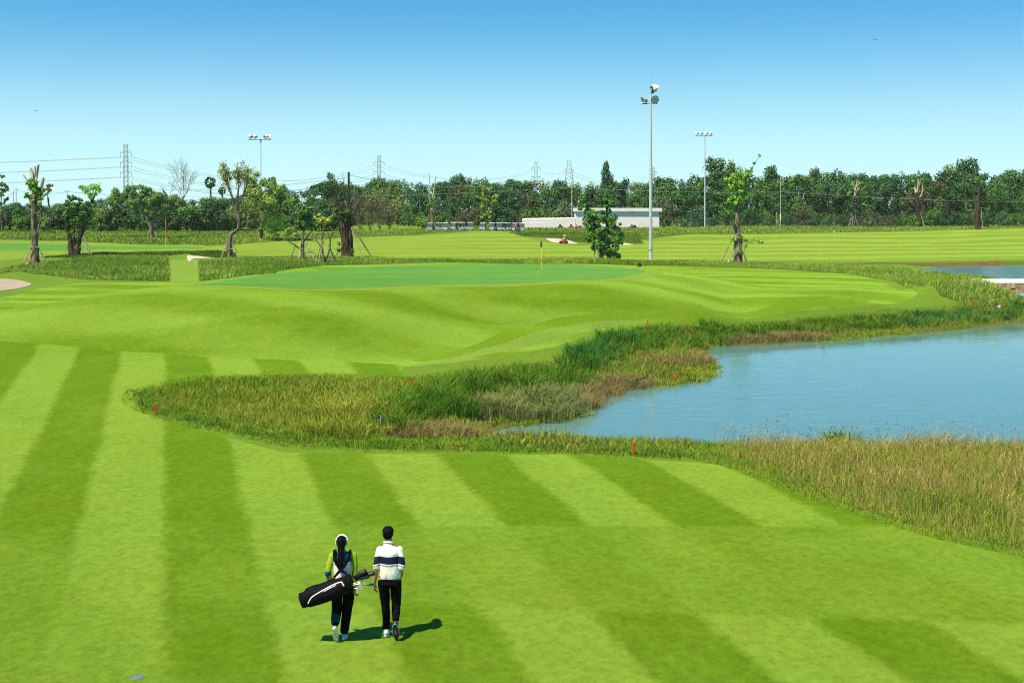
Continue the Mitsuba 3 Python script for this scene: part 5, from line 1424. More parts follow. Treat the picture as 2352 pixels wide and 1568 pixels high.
add('rim', mikit.ply(revolve([(0.085, 0.0), (0.085, 0.008), (0.10, 0.008), (0.105, 0.0)], 28).apply_translation(sp + [0, 0, 0.013]), 'mid_green_metal', smooth=30), sk)
add('lid', mikit.ply(revolve([(0.0, 0.010), (0.05, 0.010), (0.08, 0.006), (0.083, 0.0)], 28).apply_translation(sp + [0, 0, 0.013]), 'mid_green_metal', smooth=30), sk)
gp = on_ground(1923, 515)
gk = thing('globe_lamp', 'small white globe lamp post at the edge of the far rough', 'lamp')
add('post', mikit.ply(tube([gp - [0, 0, 0.2], gp + [0, 0, 0.45]], 0.04, 8), 'dark_steel'), gk)
add('globe', mikit.ply(trimesh.creation.icosphere(2, 0.2).apply_translation(gp + [0, 0, 0.6]), 'lamp_white', smooth=True), gk)
dp = on_ground(1469, 612)
solid('ground_speaker', mikit.ply(join([revolve([(0, 0.42), (0.16, 0.38), (0.24, 0.2), (0.24, 0.0), (0, 0)], 14), revolve([(0, 0.46), (0.1, 0.45), (0.12, 0.4), (0, 0.38)], 14)]).apply_translation(dp), 'rubber', smooth=30), 'low dark dome box in the grass left of the tallest mast', 'box')

# birds in the sky
for px, py, d, lab, rot in [(82, 254, 120, 'tiny dark bird gliding in the sky at the left', 0.3), (2010, 92, 140, 'tiny dark bird in the sky at the upper right', -0.5)]:
    c = np.array([(px - MID) * d / FOCAL, d, EYE - (py - HORIZON) * d / FOCAL])
    key = thing('bird', lab, 'bird')
    bd = trimesh.creation.icosphere(2, 1.0)
    bd.vertices *= [0.05, 0.15, 0.045]
    tail = trimesh.convex.convex_hull(np.array([[0, 0.1, 0.01], [-0.05, 0.27, 0], [0.05, 0.27, 0], [0, 0.12, -0.01]]))
    wing = join([trimesh.convex.convex_hull(np.array([[s * 0.03, -0.06, 0.02], [s * 0.03, 0.06, 0.02], [s * 0.16, -0.07, 0.075], [s * 0.16, 0.03, 0.07], [s * 0.33, 0.04, 0.03], [s * 0.03, 0, 0.0]])) for s in (-1, 1)])
    to = T().translate(c.tolist()).rotate([0, 0, 1], math.degrees(rot)).scale(0.7)
    scene[key + '__body'] = {**mikit.ply(join([bd, tail]), 'rubber', smooth=40), 'to_world': to}
    scene[key + '__wings'] = {**mikit.ply(wing, 'rubber'), 'to_world': to}

# ------------------------------------------------------------------ stone faced bridge and earth banks
YBR = 90.0
sR = FOCAL / YBR
for k, c in enumerate([(0.50, 0.36, 0.20), (0.56, 0.44, 0.27), (0.46, 0.30, 0.13), (0.60, 0.50, 0.35), (0.52, 0.40, 0.25)]):
    def stone_fn(p, n, uv, c=c):
        return mi.Color3f(*c) * (0.72 + 0.5 * mikit.fbm(p.x * 9, p.y * 9, p.z * 9, 3))
    scene[f'stone_{"abcde"[k]}'] = {'type': 'twosided', 'bsdf': {'type': 'diffuse', 'reflectance': mikit.proc(stone_fn)}}
paint('mortar', (0.20, 0.15, 0.09), 0.9)
br = thing('stone_bridge', 'low stone faced bridge with white parapets at the right edge', 'bridge')
xl, xr = (2219 - MID) / sR, 50.0
zt_, zp = EYE - (646 - HORIZON) / sR, EYE - (650.4 - HORIZON) / sR
zlow = EYE - (671.6 - HORIZON) / sR
add('parapet', mikit.ply(box((xl + xr) / 2, YBR + 0.055, (zt_ + zp) / 2, xr - xl, 0.36, zt_ - zp, bevel=0.012), 'white_paint'), br)
add('parapet', mikit.ply(box((xl + 1.35 + xr) / 2, YBR + 2.3, (zt_ + zp) / 2 + 0.03, xr - xl - 1.35, 0.36, zt_ - zp, bevel=0.012), 'white_paint'), br)
add('deck', mikit.ply(box((xl + xr) / 2 + 0.3, YBR + 1.14, (zp + zlow) / 2 - 0.01, xr - xl - 0.6, 2.1, zp - zlow - 0.02), 'concrete'), br)
add('mortar_bed', mikit.ply(box((xl + xr) / 2 + 0.3, YBR, (zp + zlow) / 2 - 0.005, xr - xl - 0.6, 0.1, zp - zlow - 0.01), 'mortar'), br)
add('abutment', mikit.ply(box(xl + 1.6, YBR + 1.15, zlow / 2 - 0.7, 2.2, 2.0, zlow + 1.4 - 0.02), 'mortar'), br)
add('pier', mikit.ply(box(39.4, YBR + 1.15, zlow / 2 - 0.7, 0.5, 1.9, zlow + 1.4 - 0.02), 'stone_a'), br)
r_ = np.random.default_rng(77)
x = xl + 0.35
hF = zp - zlow
while x < 42.0:
    wcol = r_.uniform(0.2, 0.34)
    cuts = sorted(r_.uniform(0.25, 0.75, r_.integers(1, 3))) if r_.random() < 0.85 else [r_.uniform(0.4, 0.6)]
    zs = [0] + list(cuts) + [1]
    for a, b in zip(zs[:-1], zs[1:]):
        if b - a < 0.18:
            continue
        split = [(0, 1)] if (b - a) < 0.45 or r_.random() < 0.5 else [(0, r_.uniform(0.35, 0.65))]
        if len(split) == 1 and split[0][1] < 1:
            split.append((split[0][1], 1))
        for c, d in split:
            g = 0.022
            add('stone', mikit.ply(box(x + wcol * (c + d) / 2, YBR - 0.05 - r_.uniform(0.015, 0.05), zlow + hF * (a + b) / 2, wcol * (d - c) - g, 0.08, hF * (b - a) - g, bevel=0.012), 'stone_' + r_.choice(list('abcde'))), br)
    x += wcol
dirt1 = Polygon(ground_outline([(2040, 604), (2180, 602.5), (2352, 599), (2600, 596), (2600, 606), (2352, 610), (2240, 612), (2180, 614), (2100, 610)])).buffer(0)
lay('earth_bank', dirt1, 0.03, 'dirt', 'bare red brown earth bank behind the far pond')
dirt2 = Polygon(ground_outline([(1865, 605.5), (1950, 604.5), (2040, 604), (2060, 606.5), (1960, 607.5), (1880, 607)])).buffer(0)
lay('earth_bank', dirt2, 0.03, 'dirt', 'thin strip of red earth at the foot of the far fairway')
lay('apron', Polygon(ground_outline([(1985, 616), (2080, 616.5), (2114, 621), (2199, 631), (2204, 640), (2150, 637), (2080, 630), (2030, 622)])).buffer(0).difference(pond_shape.buffer(0.3)), 0.03, 'turf_apron', 'small light green mown patch beside the far pond')
far_grass('tuft of long grass between the bridge and the far pond', [(2204, 628), (2235, 626), (2290, 634), (2310, 640), (2290, 646), (2230, 648), (2200, 642)], 5000, (0.25, 0.5), (0.02, 0.05), LONG, 69)

# ------------------------------------------------------------------ people
BALL = trimesh.creation.icosphere(2, 1.0).vertices


def ell(c, r):
    return np.asarray(c, float) + BALL * np.broadcast_to(r, (3,))


def chain(nodes):
    """nodes: (centre, radius or three radii); hulls of neighbours, joined."""
    out = []
    for (a, ra), (b, rb) in zip(nodes[:-1], nodes[1:]):
        out.append(Manifold.hull_points(np.vstack([ell(a, ra), ell(b, rb)])))
    if len(nodes) == 1:
        out.append(Manifold.hull_points(ell(*nodes[0])))
    return out


def flesh(chains, edge=0.018, rounds=10, crease=0.0, seed=0, freq=14.0):
    m = Manifold()
    for c in chains:
        for k in (c if isinstance(c, list) else [c]):
            m = m + k
    m = m.refine_to_length(edge)
    q = m.to_mesh()
    t = trimesh.Trimesh(q.vert_properties[:, :3], q.tri_verts, process=True)
    trimesh.smoothing.filter_taubin(t, lamb=0.5, nu=0.52, iterations=rounds)
    if crease:
        n = meshkit.fbm(t.vertices * [freq, freq, freq * 0.55], 3, seed) - 0.5
        t.vertices += t.vertex_normals * (n * crease)[:, None]
    return t


def hand(wrist, palm_dir, across, curl, size=1.0):
    """Palm, four unequal bent fingers and a thumb from its side; returns chains."""
    w, d, a = (np.asarray(v, float) for v in (wrist, palm_dir, across))
    d, a = d / np.linalg.norm(d), a / np.linalg.norm(a)
    n = np.cross(d, a)
    s = size
    out = [Manifold.hull_points(np.vstack([ell(w, 0.024 * s), ell(w + d * 0.085 * s + a * 0.032 * s, 0.013 * s), ell(w + d * 0.085 * s - a * 0.032 * s, 0.013 * s), ell(w + d * 0.03 * s + a * 0.03 * s, 0.015 * s), ell(w + d * 0.03 * s - a * 0.026 * s, 0.015 * s)]))]
    for k, ln in zip((-1.5, -0.5, 0.5, 1.5), (0.06, 0.076, 0.083, 0.072)):
        p0 = w + d * 0.085 * s + a * k * 0.021 * s
        d1 = d * math.cos(curl) + n * math.sin(curl)
        d2 = d * math.cos(curl * 2.2) + n * math.sin(curl * 2.2)
        p1 = p0 + d1 * ln * 0.5 * s
        p2 = p1 + d2 * ln * 0.5 * s
        out += chain([(p0, 0.0095 * s), (p1, 0.009 * s), (p2, 0.0075 * s)])
    t0 = w + d * 0.025 * s + a * 0.03 * s
    t1 = t0 + (d * 0.6 + a * 0.6 + n * 0.25) * 0.045 * s
    t2 = t1 + (d * 0.85 + a * 0.1 + n * 0.35) * 0.036 * s
    return out + chain([(t0, 0.013 * s), (t1, 0.011 * s), (t2, 0.009 * s)])


def head(c, s=1.0):
    """Skull, jaw, nose, ears, neck stub comes from the body; c is the middle of the skull, facing +y."""
    c = np.asarray(c, float)
    out = chain([(c + [0, -0.012, 0.02], (0.076 * s, 0.094 * s, 0.098 * s)), (c + [0, 0.035, -0.07], (0.052 * s, 0.055 * s, 0.05 * s))])
    out += chain([(c + [0, 0.09 * s, 0.0], 0.012), (c + [0, 0.11 * s, -0.03], 0.013)])
    out += [Manifold.hull_points(ell(c + [0, 0.092 * s, -0.065], (0.024, 0.01, 0.008)))]
    for e in (-1, 1):
        out += [Manifold.hull_points(np.vstack([ell(c + [e * 0.079 * s, -0.008, 0.008], (0.01, 0.02, 0.028)), ell(c + [e * 0.074 * s, 0.004, -0.022], (0.009, 0.012, 0.014))]))]
        out += [Manifold.hull_points(ell(c + [e * 0.03 * s, 0.078 * s, 0.008], (0.014, 0.012, 0.008)))]
    return out


def skin_fn(p, n, uv):
    return mikit.mix((0.42, 0.19, 0.10), (0.52, 0.26, 0.15), mikit.fbm(p.x * 18, p.y * 18, p.z * 18, 2))


scene['skin'] = {'type': 'twosided', 'bsdf': {'type': 'principled', 'base_color': mikit.proc(skin_fn), 'roughness': 0.5, 'specular': 0.35}}
paint('eye', (0.03, 0.02, 0.02), 0.2)


def cloth(key, fn, rough=0.85, weave=True):
    def rel(p, n, uv):
        return mikit.fbm(p.x * 22, p.y * 22, p.z * 11, 3)
    scene[key] = {'type': 'twosided', 'bsdf': {'type': 'bumpmap', 'arbitrary': mikit.proc(rel, 0.004), 'scale': 0.012, 'bsdf': {'type': 'principled', 'base_color': mikit.proc(fn) if callable(fn) else rgb(*fn), 'roughness': rough, 'specular': 0.05}}}


cloth('black_cloth', (0.004, 0.004, 0.005))
cloth('navy_cloth', (0.006, 0.007, 0.012))
cloth('lime_cloth', lambda p, n, uv: mikit.mix(mi.Color3f(0.27, 0.43, 0.02), mi.Color3f(0.015, 0.09, 0.17), mikit.smoothstep(0.985, 0.99, p.z) * (1 - mikit.smoothstep(1.06, 1.065, p.z)) * mikit.smoothstep(-2.70, -2.71, p.x)))
cloth('bag_cloth', (0.007, 0.007, 0.009), 0.6)
cloth('bag_trim', (0.004, 0.006, 0.006), 0.5)
cloth('teal_cloth', (0.01, 0.06, 0.07))
paint('white_leather', (0.82, 0.82, 0.80), 0.5)
paint('blue_leather', (0.22, 0.50, 0.62), 0.5)
paint('sole_dark', (0.02, 0.025, 0.035), 0.6)
paint('sole_red', (0.55, 0.07, 0.03), 0.6)
paint('cleat_beige', (0.50, 0.44, 0.28), 0.7)
paint('chrome', (0.62, 0.63, 0.64), 0.3, metallic=0.6)
paint('piping', (0.85, 0.85, 0.85), 0.5)
paint('cover_black', (0.015, 0.025, 0.02), 0.5)
paint('cover_teal', (0.05, 0.30, 0.34), 0.6)
paint('hair', (0.003, 0.0025, 0.0025), 0.5)
scene['hair']['bsdf']['specular'] = 0.12
SHOE_TOP = None


def shoe(toe, heel, up, s=1.0):
    """(upper, sole, side): a shoe from heel to toe; up points out of the shoe's top."""
    t, h, u = (np.asarray(v, float) for v in (toe, heel, up))
    d = (t - h)
    L = np.linalg.norm(d)
    d /= L
    u = u - d * (u @ d)
    u /= np.linalg.norm(u)
    x = np.cross(d, u)

    def P(a, b, c):
        return h + d * a * L + x * b + u * c
    upper = flesh([chain([(P(0.14, 0, 0.055), 0.038 * s), (P(0.4, 0, 0.052), 0.042 * s), (P(0.72, 0, 0.036), (0.045 * s if abs(d[2]) < 0.5 else 0.04 * s)), (P(0.9, 0, 0.028), 0.034 * s)]), chain([(P(0.16, 0, 0.06), 0.040 * s), (P(0.2, 0, 0.1), 0.042 * s)])], 0.015, 6)
    out = []
    for a in np.linspace(0, 2 * np.pi, 40, endpoint=False):
        ca, sa = math.cos(a), math.sin(a)
        w = 0.044 * s * (1 + 0.12 * ca) * (0.86 if ca < 0 and ca > -0.5 else 1)
        out.append((0.5 + 0.52 * ca, w * sa))
    pts = [P(a, b, c) for c in (-0.006, 0.022) for a, b in out]
    sole = trimesh.convex.convex_hull(np.array(pts))
    return upper, sole, P


def person(label):
    return thing('person', label, 'person')


def place_at(X, Y, Z):
    return {'to_world': T().translate([X, Y, Z])}


def put(key, name, mesh, bsdf, at, label=None, smooth=True):
    m = mesh.copy()
    m.apply_translation(at)
    return add(name, mikit.ply(m, bsdf, smooth=smooth), key, label)


# --- the man
MX, MY = (895.0 - MID) * 19.72 / FOCAL, 19.72
MAT = np.array([MX, MY, 0.012])


def shirt_fn(p, n, uv):
    x, z = p.x - MX, p.z - 0.012
    z = z + 0.35 * dr.maximum(dr.abs(x) - 0.165, 0) + 0.012 * mikit.fbm(p.x * 9, p.y * 9, 1.0, 2)
    white, navy, teal = mi.Color3f(0.80, 0.80, 0.80), mi.Color3f(0.012, 0.022, 0.06), mi.Color3f(0.06, 0.26, 0.34)

    def bar(a, b):
        return mikit.smoothstep(a - 0.002, a + 0.002, z) * (1 - mikit.smoothstep(b - 0.002, b + 0.002, z))
    c = mikit.mix(white, navy, bar(1.145, 1.258))
    c = mikit.mix(c, teal, bar(1.108, 1.118))
    return mikit.mix(c, navy, bar(1.122, 1.128))


cloth('polo_cloth', shirt_fn)
man = person('man in black cap, white polo shirt with navy band and black trousers, walking away')
hd_c = np.array([-0.028, 0.03, 1.575])
arms = [chain([((-0.150, 0, 1.33), 0.046), ((-0.197, -0.03, 1.07), 0.042), ((-0.24, 0.02, 0.815), 0.027)]), hand((-0.242, 0.022, 0.81), (-0.02, 0.06, -1), (0.1, 1, 0), 0.45),
        chain([((0.150, 0, 1.33), 0.046), ((0.188, -0.05, 1.075), 0.042), ((0.165, 0.16, 0.90), 0.028)]), hand((0.163, 0.17, 0.895), (-0.35, 0.7, -0.5), (0.5, 0.3, 0.9), 0.5)]
man_body = flesh([head(hd_c), chain([((0, -0.005, 1.40), (0.085, 0.06, 0.05)), ((-0.015, 0.0, 1.45), 0.055), ((-0.024, 0.012, 1.52), 0.052)]),
                  chain([((0, 0, 0.92), (0.125, 0.085, 0.08)), ((0, 0, 1.08), (0.13, 0.09, 0.08)), ((0, 0, 1.26), (0.145, 0.10, 0.09)), ((0, -0.005, 1.33), (0.13, 0.065, 0.05))]),
                  chain([((-0.085, 0, 0.88), 0.085), ((-0.065, 0.04, 0.48), 0.052), ((-0.055, 0.03, 0.10), 0.036)]), chain([((0.085, 0, 0.88), 0.085), ((0.098, 0.05, 0.50), 0.052), ((0.112, -0.21, 0.31), 0.036)]), *arms], 0.016, 6)
put(man, 'body', man_body, 'skin', MAT)
for e in (-1, 1):
    put(man, 'eye', trimesh.creation.icosphere(1, 0.011).apply_translation(hd_c + [e * 0.03, 0.086, 0.006]), 'eye', MAT)
hair_m = flesh([chain([(hd_c + [0, -0.03, 0.0], (0.081, 0.085, 0.075)), (hd_c + [0, -0.055, -0.045], (0.066, 0.052, 0.035))])], 0.02, 5, 0.006, 3, 60)
put(man, 'hair', hair_m, 'hair', MAT)
cap = flesh([chain([(hd_c + [0, -0.012, 0.045], (0.092, 0.108, 0.04)), (hd_c + [0, -0.01, 0.075], (0.074, 0.088, 0.042))]), chain([(hd_c + [0, 0.09, 0.03], (0.075, 0.03, 0.008)), (hd_c + [0, 0.16, 0.015], (0.055, 0.025, 0.006))])], 0.015, 5)
ck = put(man, 'cap', cap, 'navy_cloth', MAT, 'black peaked cap')
put(ck, 'button', trimesh.creation.icosphere(1, 0.011).apply_translation(hd_c + [0, -0.01, 0.118]), 'navy_cloth', MAT)
put(ck, 'strap', tube([hd_c + [s * 0.05, -0.112, 0.022] for s in (-1, 0, 1)], 0.008, 6), 'navy_cloth', MAT)
shirt = flesh([chain([((0.002, 0, 0.905), (0.160, 0.114, 0.03)), ((0.002, 0, 0.945), (0.168, 0.122, 0.03)), ((0.002, -0.005, 1.0), (0.164, 0.122, 0.05)), ((0, -0.005, 1.14), (0.158, 0.116, 0.06)), ((0, -0.01, 1.28), (0.165, 0.115, 0.08)), ((0, -0.01, 1.345), (0.148, 0.078, 0.045)), ((-0.008, -0.006, 1.39), (0.10, 0.068, 0.03)), ((-0.014, -0.002, 1.43), (0.07, 0.06, 0.02))]),
               chain([((-0.150, -0.002, 1.332), 0.058), ((-0.180, -0.02, 1.20), 0.056), ((-0.198, -0.03, 1.085), 0.056)]), chain([((0.150, -0.002, 1.332), 0.058), ((0.178, -0.03, 1.20), 0.056), ((0.19, -0.045, 1.085), 0.056)])], 0.022, 6, 0.02, 5, 11)
sk_ = put(man, 'shirt', shirt, 'polo_cloth', MAT, 'white polo shirt with a broad navy chest band')
coll = tube([np.array([-0.016, 0.0, 1.445]) + [0.068 * math.sin(a), -0.062 * math.cos(a) + 0.004, 0.016 * math.cos(a)] for a in np.linspace(-2.6, 2.6, 15)], 0.017, 7)
put(sk_, 'collar', coll, 'white_leather', MAT, smooth=40)
put(sk_, 'emblem', box(0.03, -0.118, 1.375, 0.014, 0.004, 0.01), 'navy_cloth', MAT, smooth=False)
trs = flesh([chain([((0, 0, 0.915), (0.160, 0.112, 0.025)), ((0, -0.008, 0.83), (0.168, 0.122, 0.07))]), chain([((-0.088, -0.005, 0.84), (0.094, 0.108, 0.08)), ((-0.082, 0.01, 0.66), 0.082), ((-0.066, 0.04, 0.47), 0.066), ((-0.058, 0.035, 0.28), 0.059), ((-0.054, 0.035, 0.115), 0.053)]),
             chain([((0.088, -0.005, 0.84), (0.094, 0.108, 0.08)), ((0.094, 0.02, 0.66), 0.084), ((0.10, 0.045, 0.49), 0.070), ((0.106, -0.06, 0.41), 0.066), ((0.112, -0.19, 0.33), 0.057)])], 0.022, 5, 0.016, 8, 12)
tk = put(man, 'trousers', trs, 'black_cloth', MAT, 'slim black trousers')
put(tk, 'belt', flesh([chain([((0, 0, 0.918), (0.164, 0.116, 0.008)), ((0, 0, 0.935), (0.164, 0.116, 0.008))])], 0.02, 2), 'bag_trim', MAT)
for s in (-1, 1):
    put(tk, 'pocket', box(s * 0.085, -0.126, 0.835, 0.11, 0.006, 0.006, bevel=0.001), 'bag_trim', MAT, smooth=False)
up_, so_, _ = shoe((-0.062, 0.245, 0.006), (-0.052, -0.035, 0.006), (0, 0, 1))
s1 = put(man, 'shoe', up_, 'white_leather', MAT, 'white shoe flat on the ground')
put(s1, 'sole', so_, 'white_leather', MAT, smooth=30)
put(s1, 'side_panel', flesh([chain([((-0.102, 0.03, 0.045), (0.008, 0.04, 0.025)), ((-0.106, 0.12, 0.035), (0.008, 0.04, 0.018))])], 0.02, 3), 'blue_leather', MAT)
up_, so_, P_ = shoe((0.13, -0.215, 0.02), (0.104, -0.305, 0.275), (0, 1, 0.2))
s2 = put(man, 'shoe', up_, 'navy', MAT, 'raised navy shoe showing its sole')
put(s2, 'sole', so_, 'sole_dark', MAT, smooth=30)
put(s2, 'sole_insert', trimesh.convex.convex_hull(np.array([P_(a, b, c) for a, b in ((0.32, -0.012), (0.32, 0.012), (0.62, -0.022), (0.62, 0.022), (0.5, -0.028), (0.5, 0.02)) for c in (-0.009, -0.002)])), 'sole_red', MAT, smooth=False)
put(s2, 'sole_rim', tube([P_(0.5 + 0.53 * math.cos(a), 0.048 * math.sin(a), 0.014) for a in np.linspace(0, 2 * np.pi, 30)], 0.006, 5), 'blue_leather', MAT)

# --- the woman
WX, WY = (787.5 - MID) * 19.60 / FOCAL, 19.60
WAT = np.array([WX, WY, 0.012])


def vest_fn(p, n, uv):
    z = p.z - 0.012 + 0.01 * mikit.fbm(p.x * 9, p.y * 9, 1.0, 2)
    white, teal, navy = mi.Color3f(0.78, 0.78, 0.79), mi.Color3f(0.012, 0.12, 0.20), mi.Color3f(0.015, 0.03, 0.08)

    def bar(a, b):
        return mikit.smoothstep(a - 0.002, a + 0.002, z) * (1 - mikit.smoothstep(b - 0.002, b + 0.002, z))
    c = mikit.mix(white, teal, mikit.smoothstep(1.198, 1.206, z))
    for a in (1.185, 1.170, 1.155):
        c = mikit.mix(c, navy, bar(a, a + 0.006))
    return c


cloth('vest_cloth', vest_fn)
woman = person('woman with long black ponytail, lime sleeves and vest, carrying a golf bag, walking away')
wh = np.array([-0.018, 0.03, 1.475])
w_arms = [chain([((-0.160, 0, 1.27), 0.048), ((-0.222, -0.03, 1.02), 0.037), ((-0.20, 0.10, 0.83), 0.024)]), hand((-0.198, 0.105, 0.825), (0.2, 0.5, -0.8), (0.8, -0.4, 0.1), 0.5, 0.9),
          chain([((0.160, 0, 1.27), 0.048), ((0.185, -0.035, 1.01), 0.037), ((0.178, -0.02, 0.79), 0.024)]), hand((0.178, -0.02, 0.785), (0.02, 0.02, -1), (0.1, 1, 0), 0.6, 0.9)]
w_body = flesh([head(wh, 0.95), chain([((0, -0.005, 1.31), (0.075, 0.052, 0.045)), ((-0.01, 0.0, 1.36), 0.045), ((-0.016, 0.012, 1.42), 0.043)]),
                chain([((0, 0, 0.84), (0.135, 0.09, 0.08)), ((0, 0, 1.0), (0.11, 0.08, 0.07)), ((0, 0, 1.17), (0.13, 0.09, 0.08)), ((0, -0.005, 1.275), (0.135, 0.065, 0.045))]),
                chain([((-0.08, 0, 0.80), 0.08), ((-0.085, 0.06, 0.45), 0.048), ((-0.095, -0.17, 0.275), 0.034)]), chain([((0.08, 0, 0.80), 0.08), ((0.058, 0.03, 0.44), 0.048), ((0.02, 0.02, 0.09), 0.034)]), *w_arms], 0.016, 6)
put(woman, 'body', w_body, 'skin', WAT)
for e in (-1, 1):
    put(woman, 'eye', trimesh.creation.icosphere(1, 0.011).apply_translation(wh + [e * 0.029, 0.082, 0.006]), 'eye', WAT)
w_hair = flesh([chain([(wh + [0, -0.03, 0.02], (0.080, 0.094, 0.092)), (wh + [0, -0.05, -0.04], (0.062, 0.056, 0.04))]),
                chain([(wh + [0, -0.085, 0.035], (0.062, 0.05, 0.06)), (wh + [0.004, -0.13, -0.09], (0.050, 0.036, 0.04)), (wh + [0.006, -0.16, -0.2], (0.050, 0.032, 0.045)), (wh + [0.0, -0.17, -0.30], (0.042, 0.028, 0.04)), (wh + [-0.006, -0.168, -0.37], (0.026, 0.02, 0.03)), (wh + [-0.008, -0.165, -0.40], 0.01)])], 0.014, 5, 0.012, 11, 40)
hk = put(woman, 'hair', w_hair, 'hair', WAT, 'long black ponytail')
put(hk, 'hair_tie', tube([wh + [0.046 * math.cos(a), -0.112 + 0.036 * math.sin(a), -0.03] for a in np.linspace(0, 2 * np.pi, 16)], 0.008, 6), 'black_cloth', WAT)
visor = flesh([chain([(wh + [0, 0.012, 0.045], (0.092, 0.09, 0.05)), (wh + [0, 0.014, 0.07], (0.074, 0.074, 0.046))]), chain([(wh + [-0.086, 0.0, 0.03], (0.010, 0.05, 0.03)), (wh + [-0.083, -0.03, -0.03], (0.009, 0.022, 0.02))]), chain([(wh + [0.086, 0.0, 0.03], (0.010, 0.05, 0.03)), (wh + [0.083, -0.03, -0.03], (0.009, 0.022, 0.02))]),
               chain([(wh + [0, 0.09, 0.03], (0.08, 0.03, 0.008)), (wh + [0, 0.15, 0.012], (0.06, 0.03, 0.006))])], 0.014, 5)
put(woman, 'cap', visor, 'white_leather', WAT, 'white peaked cap open at the back')
sl = flesh([chain([((-0.158, -0.002, 1.272), 0.056), ((-0.195, -0.02, 1.14), 0.052), ((-0.224, -0.032, 1.02), 0.049), ((-0.205, 0.08, 0.86), 0.040)]), chain([((0.158, -0.002, 1.272), 0.056), ((0.18, -0.02, 1.14), 0.051), ((0.186, -0.035, 1.01), 0.046), ((0.180, -0.025, 0.84), 0.036)]),
            chain([((-0.158, -0.002, 1.272), 0.054), ((0.158, -0.002, 1.272), 0.054)])], 0.02, 5, 0.01, 21, 16)
put(woman, 'sleeves', sl, 'lime_cloth', WAT, 'lime green long sleeves with a dark elbow band')
vest = flesh([chain([((0.0, 0, 0.90), (0.148, 0.112, 0.03)), ((0, -0.004, 1.0), (0.136, 0.106, 0.05)), ((0, -0.006, 1.15), (0.152, 0.112, 0.07)), ((0, -0.01, 1.25), (0.176, 0.098, 0.05)), ((0, -0.008, 1.305), (0.160, 0.068, 0.03)), ((-0.008, -0.004, 1.335), (0.07, 0.054, 0.015))])], 0.022, 6, 0.02, 23, 12)
vk = put(woman, 'vest', vest, 'vest_cloth', WAT, 'sleeveless top, teal above and white below')
w_tr = flesh([chain([((0, 0, 0.90), (0.145, 0.105, 0.025)), ((0, -0.008, 0.78), (0.168, 0.125, 0.07))]), chain([((-0.088, -0.005, 0.78), (0.092, 0.108, 0.08)), ((-0.098, 0.03, 0.60), 0.086), ((-0.096, 0.05, 0.44), 0.076), ((-0.098, -0.04, 0.36), 0.073), ((-0.096, -0.15, 0.295), 0.060)]),
              chain([((0.088, -0.005, 0.78), (0.092, 0.108, 0.08)), ((0.078, 0.02, 0.60), 0.088), ((0.060, 0.03, 0.42), 0.076), ((0.036, 0.025, 0.25), 0.070), ((0.022, 0.025, 0.125), 0.066)])], 0.022, 5, 0.02, 24, 12)
wt = put(woman, 'trousers', w_tr, 'black_cloth', WAT, 'loose black trousers')
put(wt, 'cuff', flesh([chain([((-0.099, -0.06, 0.352), 0.0745), ((-0.097, -0.14, 0.305), 0.064)])], 0.02, 3), 'teal_cloth', WAT, 'dark teal lower leg of the trailing trouser')
up_, so_, _ = shoe((0.025, 0.22, 0.006), (0.012, -0.03, 0.006), (0, 0, 1), 0.92)
s3 = put(woman, 'shoe', up_, 'blue_leather', WAT, 'light blue shoe flat on the ground')
put(s3, 'sole', so_, 'white_leather', WAT, smooth=30)
up_, so_, P_ = shoe((-0.078, -0.15, 0.02), (-0.102, -0.245, 0.245), (0, 1, 0.2), 0.92)
s4 = put(woman, 'shoe', up_, 'white_leather', WAT, 'raised white shoe showing its studded sole')
put(s4, 'sole', so_, 'white_leather', WAT, smooth=30)
cl_ = []
for i in range(8):
    for j in range(3):
        a, b = 0.1 + i * 0.115, (j - 1) * 0.024 + (0.006 if i % 2 else -0.006)
        cl_.append(trimesh.convex.convex_hull(np.array([P_(a + u * 0.03, b + v * 0.007, c) for u in (-1, 1) for v in (-1, 1) for c in (-0.012, 0.0)])))
put(s4, 'studs', join(cl_), 'cleat_beige', WAT, smooth=False)

# --- the golf bag, worn across the back, and its clubs
bag = thing('golf_bag', "black golf bag with white piping slung across the woman's back", 'golf bag')
A, B = np.array([-0.590, -0.215, 0.655]), np.array([0.150, -0.225, 0.925])
ax = (B - A) / np.linalg.norm(B - A)
LB = np.linalg.norm(B - A)
sx_ = np.cross(ax, [0, 1.0, 0])
sx_ /= np.linalg.norm(sx_)           # across the axis, up
if sx_[2] < 0:
    sx_ = -sx_
sy_ = np.array([0, -1.0, 0])         # towards the camera


def ring(t, up, dn, dep, n=26, sag=0.0):
    c = A + ax * LB * t
    out = []
    for a in np.arange(n) * 2 * np.pi / n:
        ca, sa = math.cos(a), math.sin(a)
        out.append(c + sx_ * (up if ca > 0 else dn) * np.sign(ca) * abs(ca) ** 0.85 + sy_ * dep * np.sign(sa) * abs(sa) ** 0.85 - np.array([0, 0, sag]))
    return np.array(out)


def loft(rings, cap=True):
    n = len(rings[0])
    v = np.vstack(rings)
    i, j = np.meshgrid(np.arange(len(rings) - 1), np.arange(n), indexing='ij')
    q = np.stack([i * n + j, i * n + (j + 1) % n, (i + 1) * n + (j + 1) % n, (i + 1) * n + j], -1).reshape(-1, 4)
    f = [q[:, [0, 1, 2]], q[:, [0, 2, 3]]]
    if cap:
        v = np.vstack([v, rings[0].mean(0), rings[-1].mean(0)])
        k = np.arange(n)
        e = (len(rings) - 1) * n
        f += [np.stack([k * 0 + len(v) - 2, (k + 1) % n, k], 1), np.stack([k * 0 + len(v) - 1, e + k, e + (k + 1) % n], 1)]
    m = trimesh.Trimesh(v, np.vstack(f), process=False)
    m.fix_normals()
    return m


